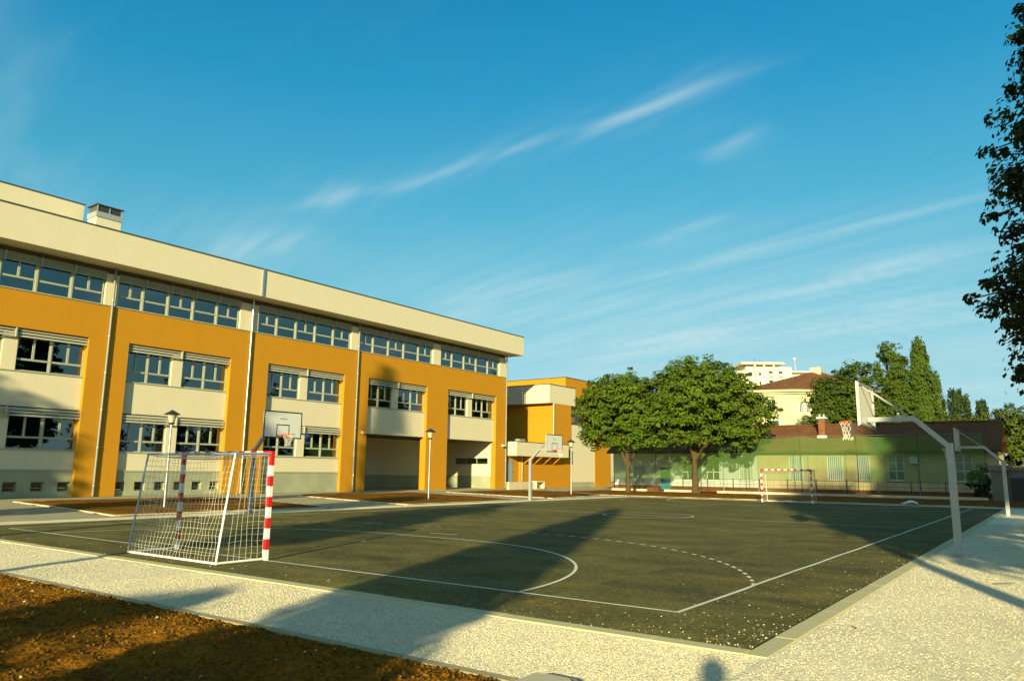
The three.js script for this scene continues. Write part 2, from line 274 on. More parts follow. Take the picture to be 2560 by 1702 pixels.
// paving and soil on the school side
struct('pavement', [poly([[-60, -14], [-12.9, -14], [-12.9, 43], [-60, 43]], -0.012), poly([[-60, 43], [-15.5, 43], [-15.5, 100], [-60, 100]], -0.012)], M.concrete, 'concrete paving in front of the school');
function bed(name, pts, label) {
  const us = pts.map((p) => p[0]), vs = pts.map((p) => p[1]);
  const inside = (u, v) => { let c = false; for (let i = 0, j = pts.length - 1; i < pts.length; j = i++) { const [a, b] = pts[i], [e, f] = pts[j]; if ((b > v) !== (f > v) && u < (e - a) * (v - b) / (f - b) + a) c = !c; } return c; };
  const dist = (u, v) => { let d = 1e9; for (let i = 0, j = pts.length - 1; i < pts.length; j = i++) { const [a, b] = pts[i], [e, f] = pts[j], L = (e - a) ** 2 + (f - b) ** 2, t = clamp(((u - a) * (e - a) + (v - b) * (f - b)) / L, 0, 1); d = Math.min(d, Math.hypot(u - a - t * (e - a), v - b - t * (f - b))); } return inside(u, v) ? d : -d; };
  const st = 0.3, pos = [], uv = [], idx = [], u0 = Math.min(...us) - st, v0 = Math.min(...vs) - st, nu = Math.ceil((Math.max(...us) - u0) / st) + 1, nv = Math.ceil((Math.max(...vs) - v0) / st) + 1;
  for (let j = 0; j <= nv; j++) for (let i = 0; i <= nu; i++) { const u = u0 + i * st, v = v0 + j * st, d = dist(u, v); pos.push(u, d < 0 ? -0.05 : -0.01 + 0.05 * sstep(0, 0.5, d) + 0.07 * fbm(u * 1.5, v * 1.5, 121, 4), -v); uv.push(u, -v); }
  for (let j = 0; j < nv; j++) for (let i = 0; i < nu; i++) { const a = j * (nu + 1) + i, b = a + 1, c = a + nu + 1, d = c + 1; idx.push(a, b, d, a, d, c); }
  const m = struct(name, setGeo(pos, idx, uv), M.soil, label);
  pts.forEach((p, i) => { const q = pts[(i + 1) % pts.length]; const L = Math.hypot(q[0] - p[0], q[1] - p[1]); const k = mesh('bed_kerb', slab([[0, -0.05], [L, -0.05], [L, 0.05], [0, 0.05]], -0.08, 0.035, 0.005), M.kerbPale, m); k.position.set(p[0], 0.001 * i, -p[1]); k.rotation.y = Math.atan2(q[1] - p[1], q[0] - p[0]); });
  return m;
}
bed('soil_bed', [[-13.6, 4.7], [-13.3, 14.3], [-17.8, 15.7], [-26.8, 17.6], [-26.8, 6.6], [-20.5, 5.8]], 'bare orange soil bed left of the cross path, by the school');
bed('soil_bed', [[-13.0, 19.2], [-13.0, 28.8], [-18.0, 31.0], [-26.8, 34.4], [-26.8, 23.2], [-19.4, 20.9]], 'bare orange soil bed with a lamp post before the open porch');
bed('soil_bed', [[-13.4, 33.5], [-14.6, 42.4], [-20.5, 47.5], [-26.5, 48], [-26.5, 38.0], [-18, 34.8]], 'bare orange soil bed by the far lamp post');
bed('soil_bed', [[-15.4, 43.3], [14.5, 43.3], [14.5, 56.2], [-22, 56.2], [-22, 49]], 'bare orange soil strip behind the far goal, under the trees');
// near soil, modelled relief
const soilH = (u, v) => -0.03 + 0.02 * clamp(-3.9 - v, 0, 1) * 0 + 0.10 * (fbm(u * 0.8, v * 0.8, 131, 3) - 0.35) * sstep(0, 0.6, -3.89 - v) + 0.10 * fbm(u * 4.5, v * 4.5, 133, 4) * sstep(-0.1, 0.25, -3.89 - v);
const nearSoil = struct('soil_bed', sheet(-13, 10.2, -13.5, -3.89, 0.07, soilH), M.soil, 'rough bare soil bed in the near left corner');
{ // clods and small stones lying in the soil
  const g = new THREE.IcosahedronGeometry(1, 0); const p = g.attributes.position; for (let i = 0; i < p.count; i++) { const k = 0.75 + 0.5 * hash2(Math.round(p.getX(i) * 50), Math.round(p.getY(i) * 50 + p.getZ(i) * 90), 5); p.setXYZ(i, p.getX(i) * k, p.getY(i) * k * 0.7, p.getZ(i) * k); } g.computeVertexNormals();
  const N = 60000, im = new THREE.InstancedMesh(g, M.clod, N), m4 = new THREE.Matrix4(), q = new THREE.Quaternion(), e = new THREE.Euler(), c = new THREE.Color();
  for (let i = 0; i < N; i++) { const u = rr(-9, 10.1), v = -3.95 - 6 * rnd() ** 1.6, s = 0.003 + 0.018 * rnd() ** 5; e.set(rr(0, 6), rr(0, 6), rr(0, 6)); m4.compose(P3(u, v, soilH(u, v) + s * 0.3), q.setFromEuler(e), new THREE.Vector3(s, s, s)); im.setMatrixAt(i, m4); const pale = rnd() < 0.02; const k = rr(0.6, 1.25); im.setColorAt(i, pale ? c.setRGB(2.4, 4.6, 40) : c.setRGB(k, k, k)); }
  im.name = numbered('soil_clods'); im.castShadow = im.receiveShadow = true; scene.add(im); tag(im, 'loose clods and stones scattered over the near soil', 'soil clods', null, 'stuff');
  // gravel stones
  const N2 = 230000, gm = new THREE.InstancedMesh(g, M.stone, N2);
  for (let i = 0; i < N2; i++) {
    let u, v; const r = rnd();
    if (r < 0.42) { u = rr(-12, 11.6); v = rr(-3.75, -1.72); if (rnd() < 0.3) u = rr(2, 11.6); } else if (r < 0.97) { u = rr(11.68, 15.2); v = -9 + 34 * rnd() ** 1.7; if (rnd() < 0.12) { u = rr(10.25, 11.7); v = rr(-6, -3.8); } } else { u = rr(-12.85, -11.62); v = rr(-1.5, 25); }
    const s = 0.0035 + 0.0075 * rnd() ** 2; e.set(rr(-0.7, 0.7), rr(0, 6), rr(-0.7, 0.7)); m4.compose(P3(u, v, gravH(u, v) + s * 0.15), q.setFromEuler(e), new THREE.Vector3(s, s * 0.65, s)); gm.setMatrixAt(i, m4); const k = rr(0.78, 1.10), w = rr(0.94, 1.05); gm.setColorAt(i, c.setRGB(k, k, k * w));
  }
  gm.name = numbered('gravel_stones'); gm.castShadow = gm.receiveShadow = true; scene.add(gm); tag(gm, 'pale crushed gravel stones around the court edge', 'gravel', null, 'stuff');
  // stones kicked onto the asphalt
  const N3 = 1150, pm = new THREE.InstancedMesh(g, M.stone, N3);
  for (let i = 0; i < N3; i++) {
    let u, v; const r = rnd();
    if (r < 0.30) { u = 11.4 - 1.6 * rnd() ** 2.2; v = -1.4 + 14 * rnd() ** 1.3; } else if (r < 0.62) { v = -1.45 + 1.5 * rnd() ** 2; u = -11 + 22.3 * (1 - rnd() ** 1.6 * 0.9); } else if (r < 0.72) { u = 11.3 - 2.5 * rnd() * rnd(); v = -1.4 + 2.4 * rnd() * rnd(); } else { u = rr(-11, 11.3); v = rr(-1.4, 36); }
    const s = 0.0025 + 0.0065 * rnd() ** 3; e.set(rr(0, 6), rr(0, 6), rr(0, 6)); m4.compose(P3(u, v, s * 0.5), q.setFromEuler(e), new THREE.Vector3(s, s * 0.8, s)); pm.setMatrixAt(i, m4); const k = rr(0.8, 1.2); pm.setColorAt(i, c.setRGB(k, k, k));
  }
  pm.name = numbered('loose_pebbles'); pm.castShadow = pm.receiveShadow = true; scene.add(pm); tag(pm, 'loose pale pebbles scattered over the asphalt court', 'pebbles', null, 'stuff');
}

// ------------------------------------------------------------------ school building
const UF = -31.54, UR = UF - 0.28;        // facade plane and recessed panel plane
const openings = [[-6.3, 1.35], [3.75, 11.38], [13.75, 20.85], [23.9, 31.15], [33.75, 40.95], [43.85, 51.3]];
const V0 = -9, V1 = 53.0, HT = 11.25, HO = 9.2, HP = 4.65;
const school = thing('school_building', 'long three storey orange and cream school building on the left', 'building');
{
  const S = school, W = 0.55;
  // orange grid wall: spandrel band over the openings and the piers between
  mesh('wall_band', bx(UF - W, UF, V0, V1, HO, HT), M.orange, S);
  let prev = V0;
  openings.forEach(([a, b], i) => { mesh('pier', bx(UF - (i >= 4 ? 0.7 : W), UF, prev, a, 0, HO - 0.002), M.orange, S); prev = b; });
  mesh('pier', bx(UF - W, UF, prev, V1, 0, HO - 0.002), M.orange, S);
  // end wall facing away along the court, back wall, floors, partitions
  mesh('end_wall', bx(-46, UF - W - 0.002, V1 - 0.35, V1, 0, 13.6), M.orange, S); mesh('back_wall', bx(-46.3, -46, V0, V1, 0, 13.6), M.cream, S); mesh('end_wall', bx(-46, UF - W - 0.002, V0, V0 + 0.35, 0, 13.6), M.orange, S);
  for (const [h0, h1] of [[1.2, 1.5], [5.35, 5.7], [9.6, 9.95]]) { mesh('floor_slab', bx(-46, UF - 0.62, V0 + 0.36, 33.0, h0, h1), M.floorIn, S); if (h0 > 2) mesh('floor_slab', bx(-46, UF - 0.62, 33.002, V1 - 0.36, h0, h1), M.floorIn, S); }
  for (const v of [2.55, 12.55, 22.4, 32.5, 42.4]) mesh('partition_wall', bx(-39, UF - 0.622, v - 0.1, v + 0.1, v > 40 ? 5.72 : 1.52, 13.4), M.interior, S);
  mesh('corridor_wall', bx(-39.2, -39.0, V0 + 0.36, V1 - 0.36, 5.72, 13.4), M.interior, S); mesh('corridor_wall', bx(-39.2, -39.0, V0 + 0.36, 33, 1.52, 5.34), M.interior, S);
  // cornice with sheet metal coping; flat roof
  mesh('cornice', bx(-46.3, -30.24, V0, 22.02, 13.62, 15.55), M.cream, S); mesh('cornice', bx(-46.3, -30.24, 22.06, 54.22, 13.62, 15.545), M.cream, S);
  mesh('coping', bx(-46.35, -30.19, V0, 54.27, 15.552, 15.62), M.coping, S);
  mesh('joint_strip', [bx(-30.235, -30.15, 21.97, 22.12, 13.6, 15.55)], M.pipe, S);
  // roof penthouse and vent chimney
  mesh('penthouse', bx(-44, -36, V0, 12.2, 15.63, 18.5), M.cream, S); mesh('penthouse_coping', bx(-44.05, -35.94, V0, 12.26, 18.502, 18.56), M.coping, S);
  const ch = mesh('vent_chimney', bx(-35.15, -34.0, 12.13, 13.68, 15.63, 17.35), M.cream, S);
  mesh('chimney_band', bx(-35.2, -33.95, 12.08, 13.73, 17.352, 17.7), M.galv, ch);
  mesh('chimney_grille', bx(-35.12, -34.03, 12.16, 13.65, 17.702, 18.12), M.bracket, ch);
  for (const v of [12.14, 12.9, 13.64]) mesh('grille_post', bx(-34.02, -33.98, v - 0.03, v + 0.03, 17.702, 18.12), M.galv, ch);
  for (let k = 0; k < 5; k++) mesh('grille_slat', bx(-34.025, -33.99, 12.18, 13.61, 17.75 + k * 0.075, 17.765 + k * 0.075), M.coping, ch);
  mesh('chimney_cap', bx(-35.25, -33.9, 12.03, 13.78, 18.122, 18.18), M.coping, ch);
  mesh('lightning_rod', rod(P3(-33.5, 14.7, 15.6), P3(-33.5, 14.7, 16.5), 0.012), M.bracket, S);

  // windows: units = [v0, v1, split]
  function windowUnit(v0, v1, h0, h1, uf, split, tr) {
    const f = 0.065, d = 0.07, geos = [];
    const ht = h0 + (h1 - h0) * tr;
    geos.push(bx(uf - d, uf, v0, v0 + f, h0, h1), bx(uf - d, uf, v1 - f, v1, h0, h1), bx(uf - d, uf, v0 + f, v1 - f, h0, h0 + f), bx(uf - d, uf, v0 + f, v1 - f, h1 - f, h1), bx(uf - d, uf + 0.004, v0 + f, v1 - f, ht - 0.055, ht + 0.055));
    const m = (v0 + v1) / 2; if (split) geos.push(bx(uf - d, uf + 0.004, m - 0.06, m + 0.06, ht + 0.055, h1 - f));
    const w = mesh('window', geos, M.frame, S);
    const pane = (a, b, c, e) => { const g = new THREE.PlaneGeometry(b - a, e - c); g.rotateY(Math.PI / 2); g.translate(uf - d * 0.6, (c + e) / 2, -(a + b) / 2); mesh('pane', g, M.glass, w); };
    pane(v0 + f, v1 - f, h0 + f, ht - 0.055);
    if (split) { pane(v0 + f, m - 0.06, ht + 0.055, h1 - f); pane(m + 0.06, v1 - f, ht + 0.055, h1 - f); } else pane(v0 + f, v1 - f, ht + 0.055, h1 - f);
    return w;
  }
  function louvre(v0, v1, h, n, uf, parts, mat = M.slat) {           // n tilted slats between brackets
    const vm = parts === 2 ? [v0, (v0 + v1) / 2, v1] : Array.from({ length: parts + 1 }, (_, i) => v0 + (v1 - v0) * i / parts);
    const L = mesh('louvre', vm.slice(1, -1).map((v) => bx(uf - 0.22, uf + 0.03, v - 0.035, v + 0.035, h - 0.03, h + 0.5)).concat([bx(uf - 0.26, uf - 0.225, v0 + 0.02, v1 - 0.02, h + 0.44, h + 0.48)]), mat, S);
    for (let k = 0; k < vm.length - 1; k++) { const a = vm[k] + (k ? 0.04 : 0.015), b = vm[k + 1] - (k < vm.length - 2 ? 0.04 : 0.015);
      for (let i = 0; i < n; i++) { const g = new THREE.BoxGeometry(0.115, 0.02, b - a); g.rotateZ(-1.15); g.translate(uf - 0.09, h + 0.06 + i * 0.5 / n, -(a + b) / 2); mesh('slat', metreUV(g), mat, L); } }
  }
  openings.forEach(([a, b], i) => {
    const mid = (a + b) / 2 - 0.12, pw = 0.36;
    const rows = i < 4 ? [[6.88, 8.98, 8.70], [2.62, 4.72, 4.38]] : [[6.88, 8.98, 8.70]];
    for (const [h0, h1, hl] of rows) {
      const uw = UF - 0.46;
      mesh('window_pier', bx(UF - 0.6, UF - 0.34, mid - pw, mid + pw, h0, h1), M.cream, S);
      for (const [x, y] of [[a, mid - pw], [mid + pw, b]]) { const m = (x + y) / 2; windowUnit(x + 0.002, m - 0.035, h0, h1, uw, true, 0.31); windowUnit(m + 0.035, y - 0.002, h0, h1, uw, true, 0.31); mesh('mullion', bx(uw - 0.07, uw + 0.03, m - 0.035, m + 0.035, h0, h1), M.frame, S); }
      mesh('window_sill', bx(UF - 0.6, UR + 0.05, a + 0.001, b - 0.001, h0 - 0.06, h0), M.frame, S);
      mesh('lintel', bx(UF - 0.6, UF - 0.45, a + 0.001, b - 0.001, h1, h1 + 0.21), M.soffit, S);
      louvre(a, b, hl, 3, UF - 0.05, 2);
    }
    mesh('panel', bx(UF - 0.6, UR, a + 0.001, b - 0.001, i < 4 ? 4.93 : HP, 6.82), M.cream, S);
    if (i < 4) {
      mesh('panel', bx(UF - 0.6, UR, a + 0.001, b - 0.001, 1.52, 2.56), M.cream, S);
      mesh('moulding', bx(UR - 0.1, UR + 0.06, a + 0.001, b - 0.001, 1.42, 1.518), M.plinth, S);
      // plinth with basement windows
      const n = i === 3 ? 0 : 6, wv = Array.from({ length: n }, (_, k) => a + 0.45 + k * (b - a - 0.75) / (n - 1 || 1) * 1.0 - 0.1), hw = 0.34;
      const pg = []; let p = a + 0.001;
      if (n) { pg.push(bx(UR - 0.3, UR + 0.03, a + 0.001, b - 0.001, 0, 0.31), bx(UR - 0.3, UR + 0.03, a + 0.001, b - 0.001, 0.85, 1.418)); for (const v of wv) { if (v - hw > p) pg.push(bx(UR - 0.3, UR + 0.03, p, v - hw, 0.31, 0.85)); p = v + hw; } if (p < b - 0.001) pg.push(bx(UR - 0.3, UR + 0.03, p, b - 0.001, 0.31, 0.85)); } else pg.push(bx(UR - 0.3, UR + 0.03, p, b - 0.001, 0, 1.418));
      mesh('plinth', pg, M.plinth, S);
      for (const v of wv) { const fr = mesh('basement_window', [bx(UR - 0.22, UR - 0.18, v - hw, v - hw + 0.05, 0.31, 0.85), bx(UR - 0.22, UR - 0.18, v + hw - 0.05, v + hw, 0.31, 0.85), bx(UR - 0.22, UR - 0.18, v - hw, v + hw, 0.80, 0.85), bx(UR - 0.22, UR - 0.18, v - hw, v + hw, 0.31, 0.36)], M.frame, S); const g = new THREE.PlaneGeometry(2 * hw - 0.1, 0.44); g.rotateY(Math.PI / 2); g.translate(UR - 0.2, 0.58, -v); mesh('pane', g, M.glass, fr); }
    }
  });
  // top storey: piers, five window units per bay
  const piers = [[1.9, 2.9], [12.05, 12.8], [21.36, 22.85], [31.73, 32.5], [41.68, 42.72], [51.92, 52.95]];
  mesh('top_sill', bx(UF - 0.5, UF + 0.05, V0, V1 - 0.001, HT, HT + 0.06), M.frame, S);
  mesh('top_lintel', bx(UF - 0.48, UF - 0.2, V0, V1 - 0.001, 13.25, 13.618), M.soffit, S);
  let q = V0 + 0.3;
  for (const [a, b] of piers) {
    mesh('top_pier', bx(UF - 0.48, UF - 0.06, a, b, HT + 0.06, 13.25), M.cream, S);
    if (a - q > 5) {
      const e = q === V0 + 0.3 ? [q, q + 2, q + 4, q + 6, q + 8, a] : [0, 0.19, 0.385, 0.59, 0.795, 1].map((t) => q + (a - q) * t);
      for (let k = 0; k < 5; k++) { windowUnit(e[k] + 0.05, e[k + 1] - 0.05, HT + 0.06, 13.25, UF - 0.22, k % 2 === 0, 0.36); if (k) mesh('mullion', bx(UF - 0.29, UF - 0.17, e[k] - 0.05, e[k] + 0.05, HT + 0.06, 13.25), M.frame, S); }
      louvre(q, a, 12.84, 4, UF + 0.02, 5);
      for (let k = 1; k < 5; k++) mesh('louvre_arm', bx(UF - 0.2, UF + 0.1, e[k] - 0.03, e[k] + 0.03, 13.36, 13.44), M.bracket, S);
    }
    q = b;
  }
  // downpipes with clamps
  for (const [v, h] of [[2.45, 13.6], [12.47, 13.6], [22.25, 13.6], [32.42, 13.6], [52.93, 13.6]]) {
    const dp = mesh('downpipe', rod(P3(UF + 0.09, v, 0.05), P3(UF + 0.09, v, h), 0.065, 0.065, 12), v > 20 && v < 25 ? M.pipe : M.pipeGrey, S);
    for (let k = 0; k < 6; k++) mesh('pipe_clamp', rod(P3(UF + 0.09, v, 0.6 + k * 2.2), P3(UF + 0.09, v, 0.66 + k * 2.2), 0.08, 0.08, 12), M.galv, dp);
  }
  // wall lamps on the porch piers
  for (const [v, h] of [[33.1, 4.75], [52.2, 4.35]]) { const l = mesh('wall_lamp', bx(UF, UF + 0.28, v - 0.03, v + 0.03, h, h + 0.05), M.galv, S); mesh('lamp_head', bx(UF + 0.2, UF + 0.42, v - 0.13, v + 0.13, h - 0.14, h + 0.05 - 0.052), M.white, l); }
  // open porch under the last two bays
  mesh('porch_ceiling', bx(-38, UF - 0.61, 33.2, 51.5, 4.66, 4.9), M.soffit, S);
  mesh('porch_back_wall', bx(-38.3, -38, 33.0, 51.6, 1.25, 4.66), M.cream, S); mesh('porch_back_plinth', bx(-38.3, -37.97, 33.0, 51.6, 0, 1.248), M.plinth, S);
  mesh('porch_side_wall', bx(-38, UF - 0.71, 33.0, 33.3, 0, 4.66), M.cream, S);
  mesh('porch_end_wall', [bx(-38, UF - 0.56, 51.3, 51.6, 1.25, 2.38), bx(-38, UF - 0.56, 51.3, 51.6, 3.04, 4.66), bx(-38, -36.8, 51.3, 51.6, 2.38, 3.04), bx(-32.5, UF - 0.56, 51.3, 51.6, 2.38, 3.04)], M.cream, S);
  mesh('porch_end_plinth', bx(-38, UF - 0.56, 51.27, 51.6, 0, 1.248), M.plinth, S);
  const sw = mesh('strip_window', [bx(-36.8, -32.5, 51.36, 51.42, 2.38, 2.43), bx(-36.8, -32.5, 51.36, 51.42, 2.99, 3.04), ...[-36.77, -35.35, -33.95, -32.53].map((u) => bx(u - 0.03, u + 0.03, 51.36, 51.42, 2.43, 2.99))], M.frame, S);
  for (const [a, b] of [[-36.74, -35.38], [-35.32, -33.98], [-33.92, -32.56]]) { const g = new THREE.PlaneGeometry(b - a, 0.56); g.translate((a + b) / 2, 2.71, -51.39); mesh('pane', g, M.glass, sw); }
  mesh('porch_floor', bx(-38, UF + 0.3, 33.0, 51.6, -0.05, 0.02), M.concrete, S);
}

// the wing that carries on beyond the end of the long block
{
  const S = thing('school_wing', 'lower orange and cream school wing with a balcony slab, beyond the long block', 'building');
  mesh('lower_wall', bx(-40, UF, 55.7, 65.9, 0, 4.2), M.orange, S); mesh('door_wall', bx(-40, UF - 0.25, 53.02, 55.69, 0, 4.2), M.orange, S);
  mesh('tower_wall', bx(-44, UF, 62.17, 65.9, 4.2, 9.35), M.orange, S);
  mesh('tower_band', bx(-44.6, UF + 0.02, 61.2, 66.8, 9.35, 11.42), M.cream, S); mesh('coping', bx(-44.65, UF + 0.07, 61.15, 66.85, 11.422, 11.5), M.coping, S);
  mesh('balcony_slab', bx(-40, -30.5, 53.5, 63.6, 3.3, 4.72), M.cream, S); mesh('coping', bx(-40, -30.45, 53.45, 63.65, 4.722, 4.78), M.coping, S);
  for (const v of [56.4, 58.3, 60.1, 62.0]) mesh('balcony_beam', (() => { const s = new THREE.Shape([[0, 0], [0.95, 0], [0.95, -0.12], [0, -0.85]].map(([x, y]) => new THREE.Vector2(x, y))); const g = new THREE.ExtrudeGeometry(s, { depth: 0.25, bevelEnabled: false }); g.translate(UF, 3.298, -v - 0.125); return metreUV(g); })(), M.orange, S);
  const d = mesh('door', bx(UF - 0.25, UF - 0.2, 53.75, 54.6, 0.6, 2.9), M.blueGrey, S); mesh('handle', bx(UF - 0.2, UF - 0.15, 54.45, 54.5, 1.6, 1.75), M.bracket, d);
  mesh('downpipe', rod(P3(UF + 0.08, 62.0, 4.8), P3(UF + 0.08, 62.0, 9.3), 0.06), M.pipe, S); mesh('downpipe', rod(P3(UF + 0.06, 55.9, 0.05), P3(UF + 0.06, 55.9, 3.3), 0.06), M.pipe, S); mesh('downpipe', rod(P3(-35.2, 61.1, 9.35), P3(-35.2, 61.1, 11.42), 0.1), M.pipe, S);
  mesh('roof_vent', bx(-33.4, -32.3, 56.5, 57.6, 4.78, 5.15), M.galv, S);
  mesh('panel', bx(-40, UF - 0.06, 65.902, 71.35, 0.6, 7.2), M.cream, S); mesh('panel_plinth', bx(-40, UF - 0.03, 65.902, 71.35, 0, 0.598), M.plinth, S);
  mesh('coping', bx(-40, UF, 65.902, 82, 7.202, 7.28), M.coping, S);
  mesh('pier', bx(-40, UF + 0.02, 71.352, 75.3, 0, 7.2), M.orange, S); mesh('panel', bx(-40, UF - 0.06, 75.302, 82, 0.6, 7.2), M.cream, S); mesh('panel_plinth', bx(-40, UF - 0.03, 75.302, 82, 0, 0.598), M.plinth, S);
  mesh('upper_block', bx(-52, -33, 67, 84, 7.28, 12.9), M.orange, S); mesh('coping', bx(-52, -32.95, 66.95, 84, 12.902, 12.98), M.coping, S);
  const w = mesh('window', bx(-33, -32.94, 67.3, 71, 7.5, 7.56), M.frame, S); { const g = new THREE.PlaneGeometry(3.6, 1.4); g.rotateY(Math.PI / 2); g.translate(-32.97, 8.3, -69.15); mesh('pane', g, M.glassFar, w); }
}
{ // ramp wall and machine box beside the wing
  const r = thing('concrete_ramp', 'pale concrete ramp wall beside the wing door', 'ramp');
  mesh('ramp_wall', bx(-29.3, -29.0, 50.2, 54.3, 0, 0.72), M.kerbPale, r); mesh('landing', bx(-31.4, -29.3, 53.05, 55.5, 0, 0.58), M.concrete, r);
  mesh('ramp_slope', (() => { const s = new THREE.Shape([[54.3, 0], [54.3, 0.5], [57.6, 0]].map(([x, y]) => new THREE.Vector2(x, y))); const g = new THREE.ExtrudeGeometry(s, { depth: 1.5, bevelEnabled: false }); g.rotateY(Math.PI / 2); g.translate(-30.6, 0, 0); return metreUV(g); })(), M.kerbPale, r);
  const b = thing('utility_cabinet', 'small pale open fronted cabinet at the end of the ramp wall', 'cabinet');
  mesh('casing', [bx(-29.3, -28.7, 54.5, 54.62, 0, 0.8), bx(-29.3, -28.7, 55.9, 56.02, 0, 0.8), bx(-29.3, -28.7, 54.62, 55.9, 0.68, 0.8), bx(-29.3, -29.2, 54.62, 55.9, 0, 0.68), bx(-29.3, -28.7, 54.62, 55.9, 0, 0.08)], M.kerbPale, b);
  mesh('meter', bx(-29.2, -28.95, 54.7, 55.1, 0.1, 0.5), M.galv, b);
}

// ------------------------------------------------------------------ lamp posts
function lampPost(u, v, label, lean = 0) {
  const t = thing('lamp_post', label, 'lamp', 'garden lamp posts before the school'); t.position.copy(P3(u, v, 0)); t.rotation.z = lean;
  const O = (x, y, z) => new THREE.Vector3(x, y, z);
  mesh('base_plate', [rod(O(0, 0.0, 0), O(0, 0.05, 0), 0.2, 0.2, 4)], M.galv, t);
  mesh('pole', [rod(O(0, 0.05, 0), O(0, 1.25, 0), 0.062, 0.062, 12), rod(O(0, 1.25, 0), O(0, 1.33, 0), 0.062, 0.042, 12), rod(O(0, 1.33, 0), O(0, 3.55, 0), 0.042, 0.038, 12)], M.pipe, t);
  const l = mesh('lantern', new THREE.LatheGeometry([[0.05, 3.55], [0.10, 3.57], [0.12, 3.64], [0.05, 3.66]].map(([x, y]) => new THREE.Vector2(x, y)), 16), M.iron, t);
  mesh('lantern_glass', new THREE.LatheGeometry([[0.11, 3.64], [0.135, 3.75], [0.17, 3.88], [0.24, 4.0]].map(([x, y]) => new THREE.Vector2(x, y)), 20), new THREE.MeshPhysicalMaterial({ color: lin(0.62, 0.58, 0.42), roughness: 0.35, transmission: 0.3, thickness: 0, side: THREE.DoubleSide }), l);
  mesh('lantern_cap', new THREE.LatheGeometry([[0.0, 4.2], [0.05, 4.17], [0.34, 4.005], [0.34, 3.985], [0.0, 4.0]].map(([x, y]) => new THREE.Vector2(x, y)), 8), M.iron, l);
  return t;
}
lampPost(-16.9, 8.5, 'lamp post behind the near goal, before the third bay of windows', 0.006);
lampPost(-16.1, 24.3, 'lamp post standing on the soil bed before the open porch');
lampPost(-16.1, 40.4, 'far lamp post beside the balcony wing, left of the trees');

// ------------------------------------------------------------------ basketball hoops
const boardTex = (() => {
  const c = document.createElement('canvas'); c.width = 720; c.height = 420; const x = c.getContext('2d');
  x.fillStyle = '#cfd2c8'; x.fillRect(0, 0, 720, 420);
  for (let i = 0; i < 500; i++) { x.fillStyle = `rgba(120,125,115,${0.02 + 0.04 * rnd()})`; x.fillRect(rnd() * 720, rnd() * 420, 2 + rnd() * 30, 1 + rnd() * 4); }
  x.strokeStyle = '#10130f'; x.lineWidth = 20; x.strokeRect(10, 10, 700, 400); x.lineWidth = 16; x.strokeRect(246, 212, 228, 172);
  x.fillStyle = '#20231f'; x.font = 'italic bold 44px sans-serif'; x.textAlign = 'center'; x.save(); x.translate(360, 128); x.scale(1.5, 0.8); x.fillText('elan', 0, 0); x.restore();
  const t = new THREE.CanvasTexture(c); t.colorSpace = THREE.SRGBColorSpace; t.anisotropy = 8; return t;
})();
M.board = new THREE.MeshStandardMaterial({ map: boardTex, roughness: 0.35 });
M.boardBack = std([0.60, 0.60, 0.52], { roughness: 0.6 });
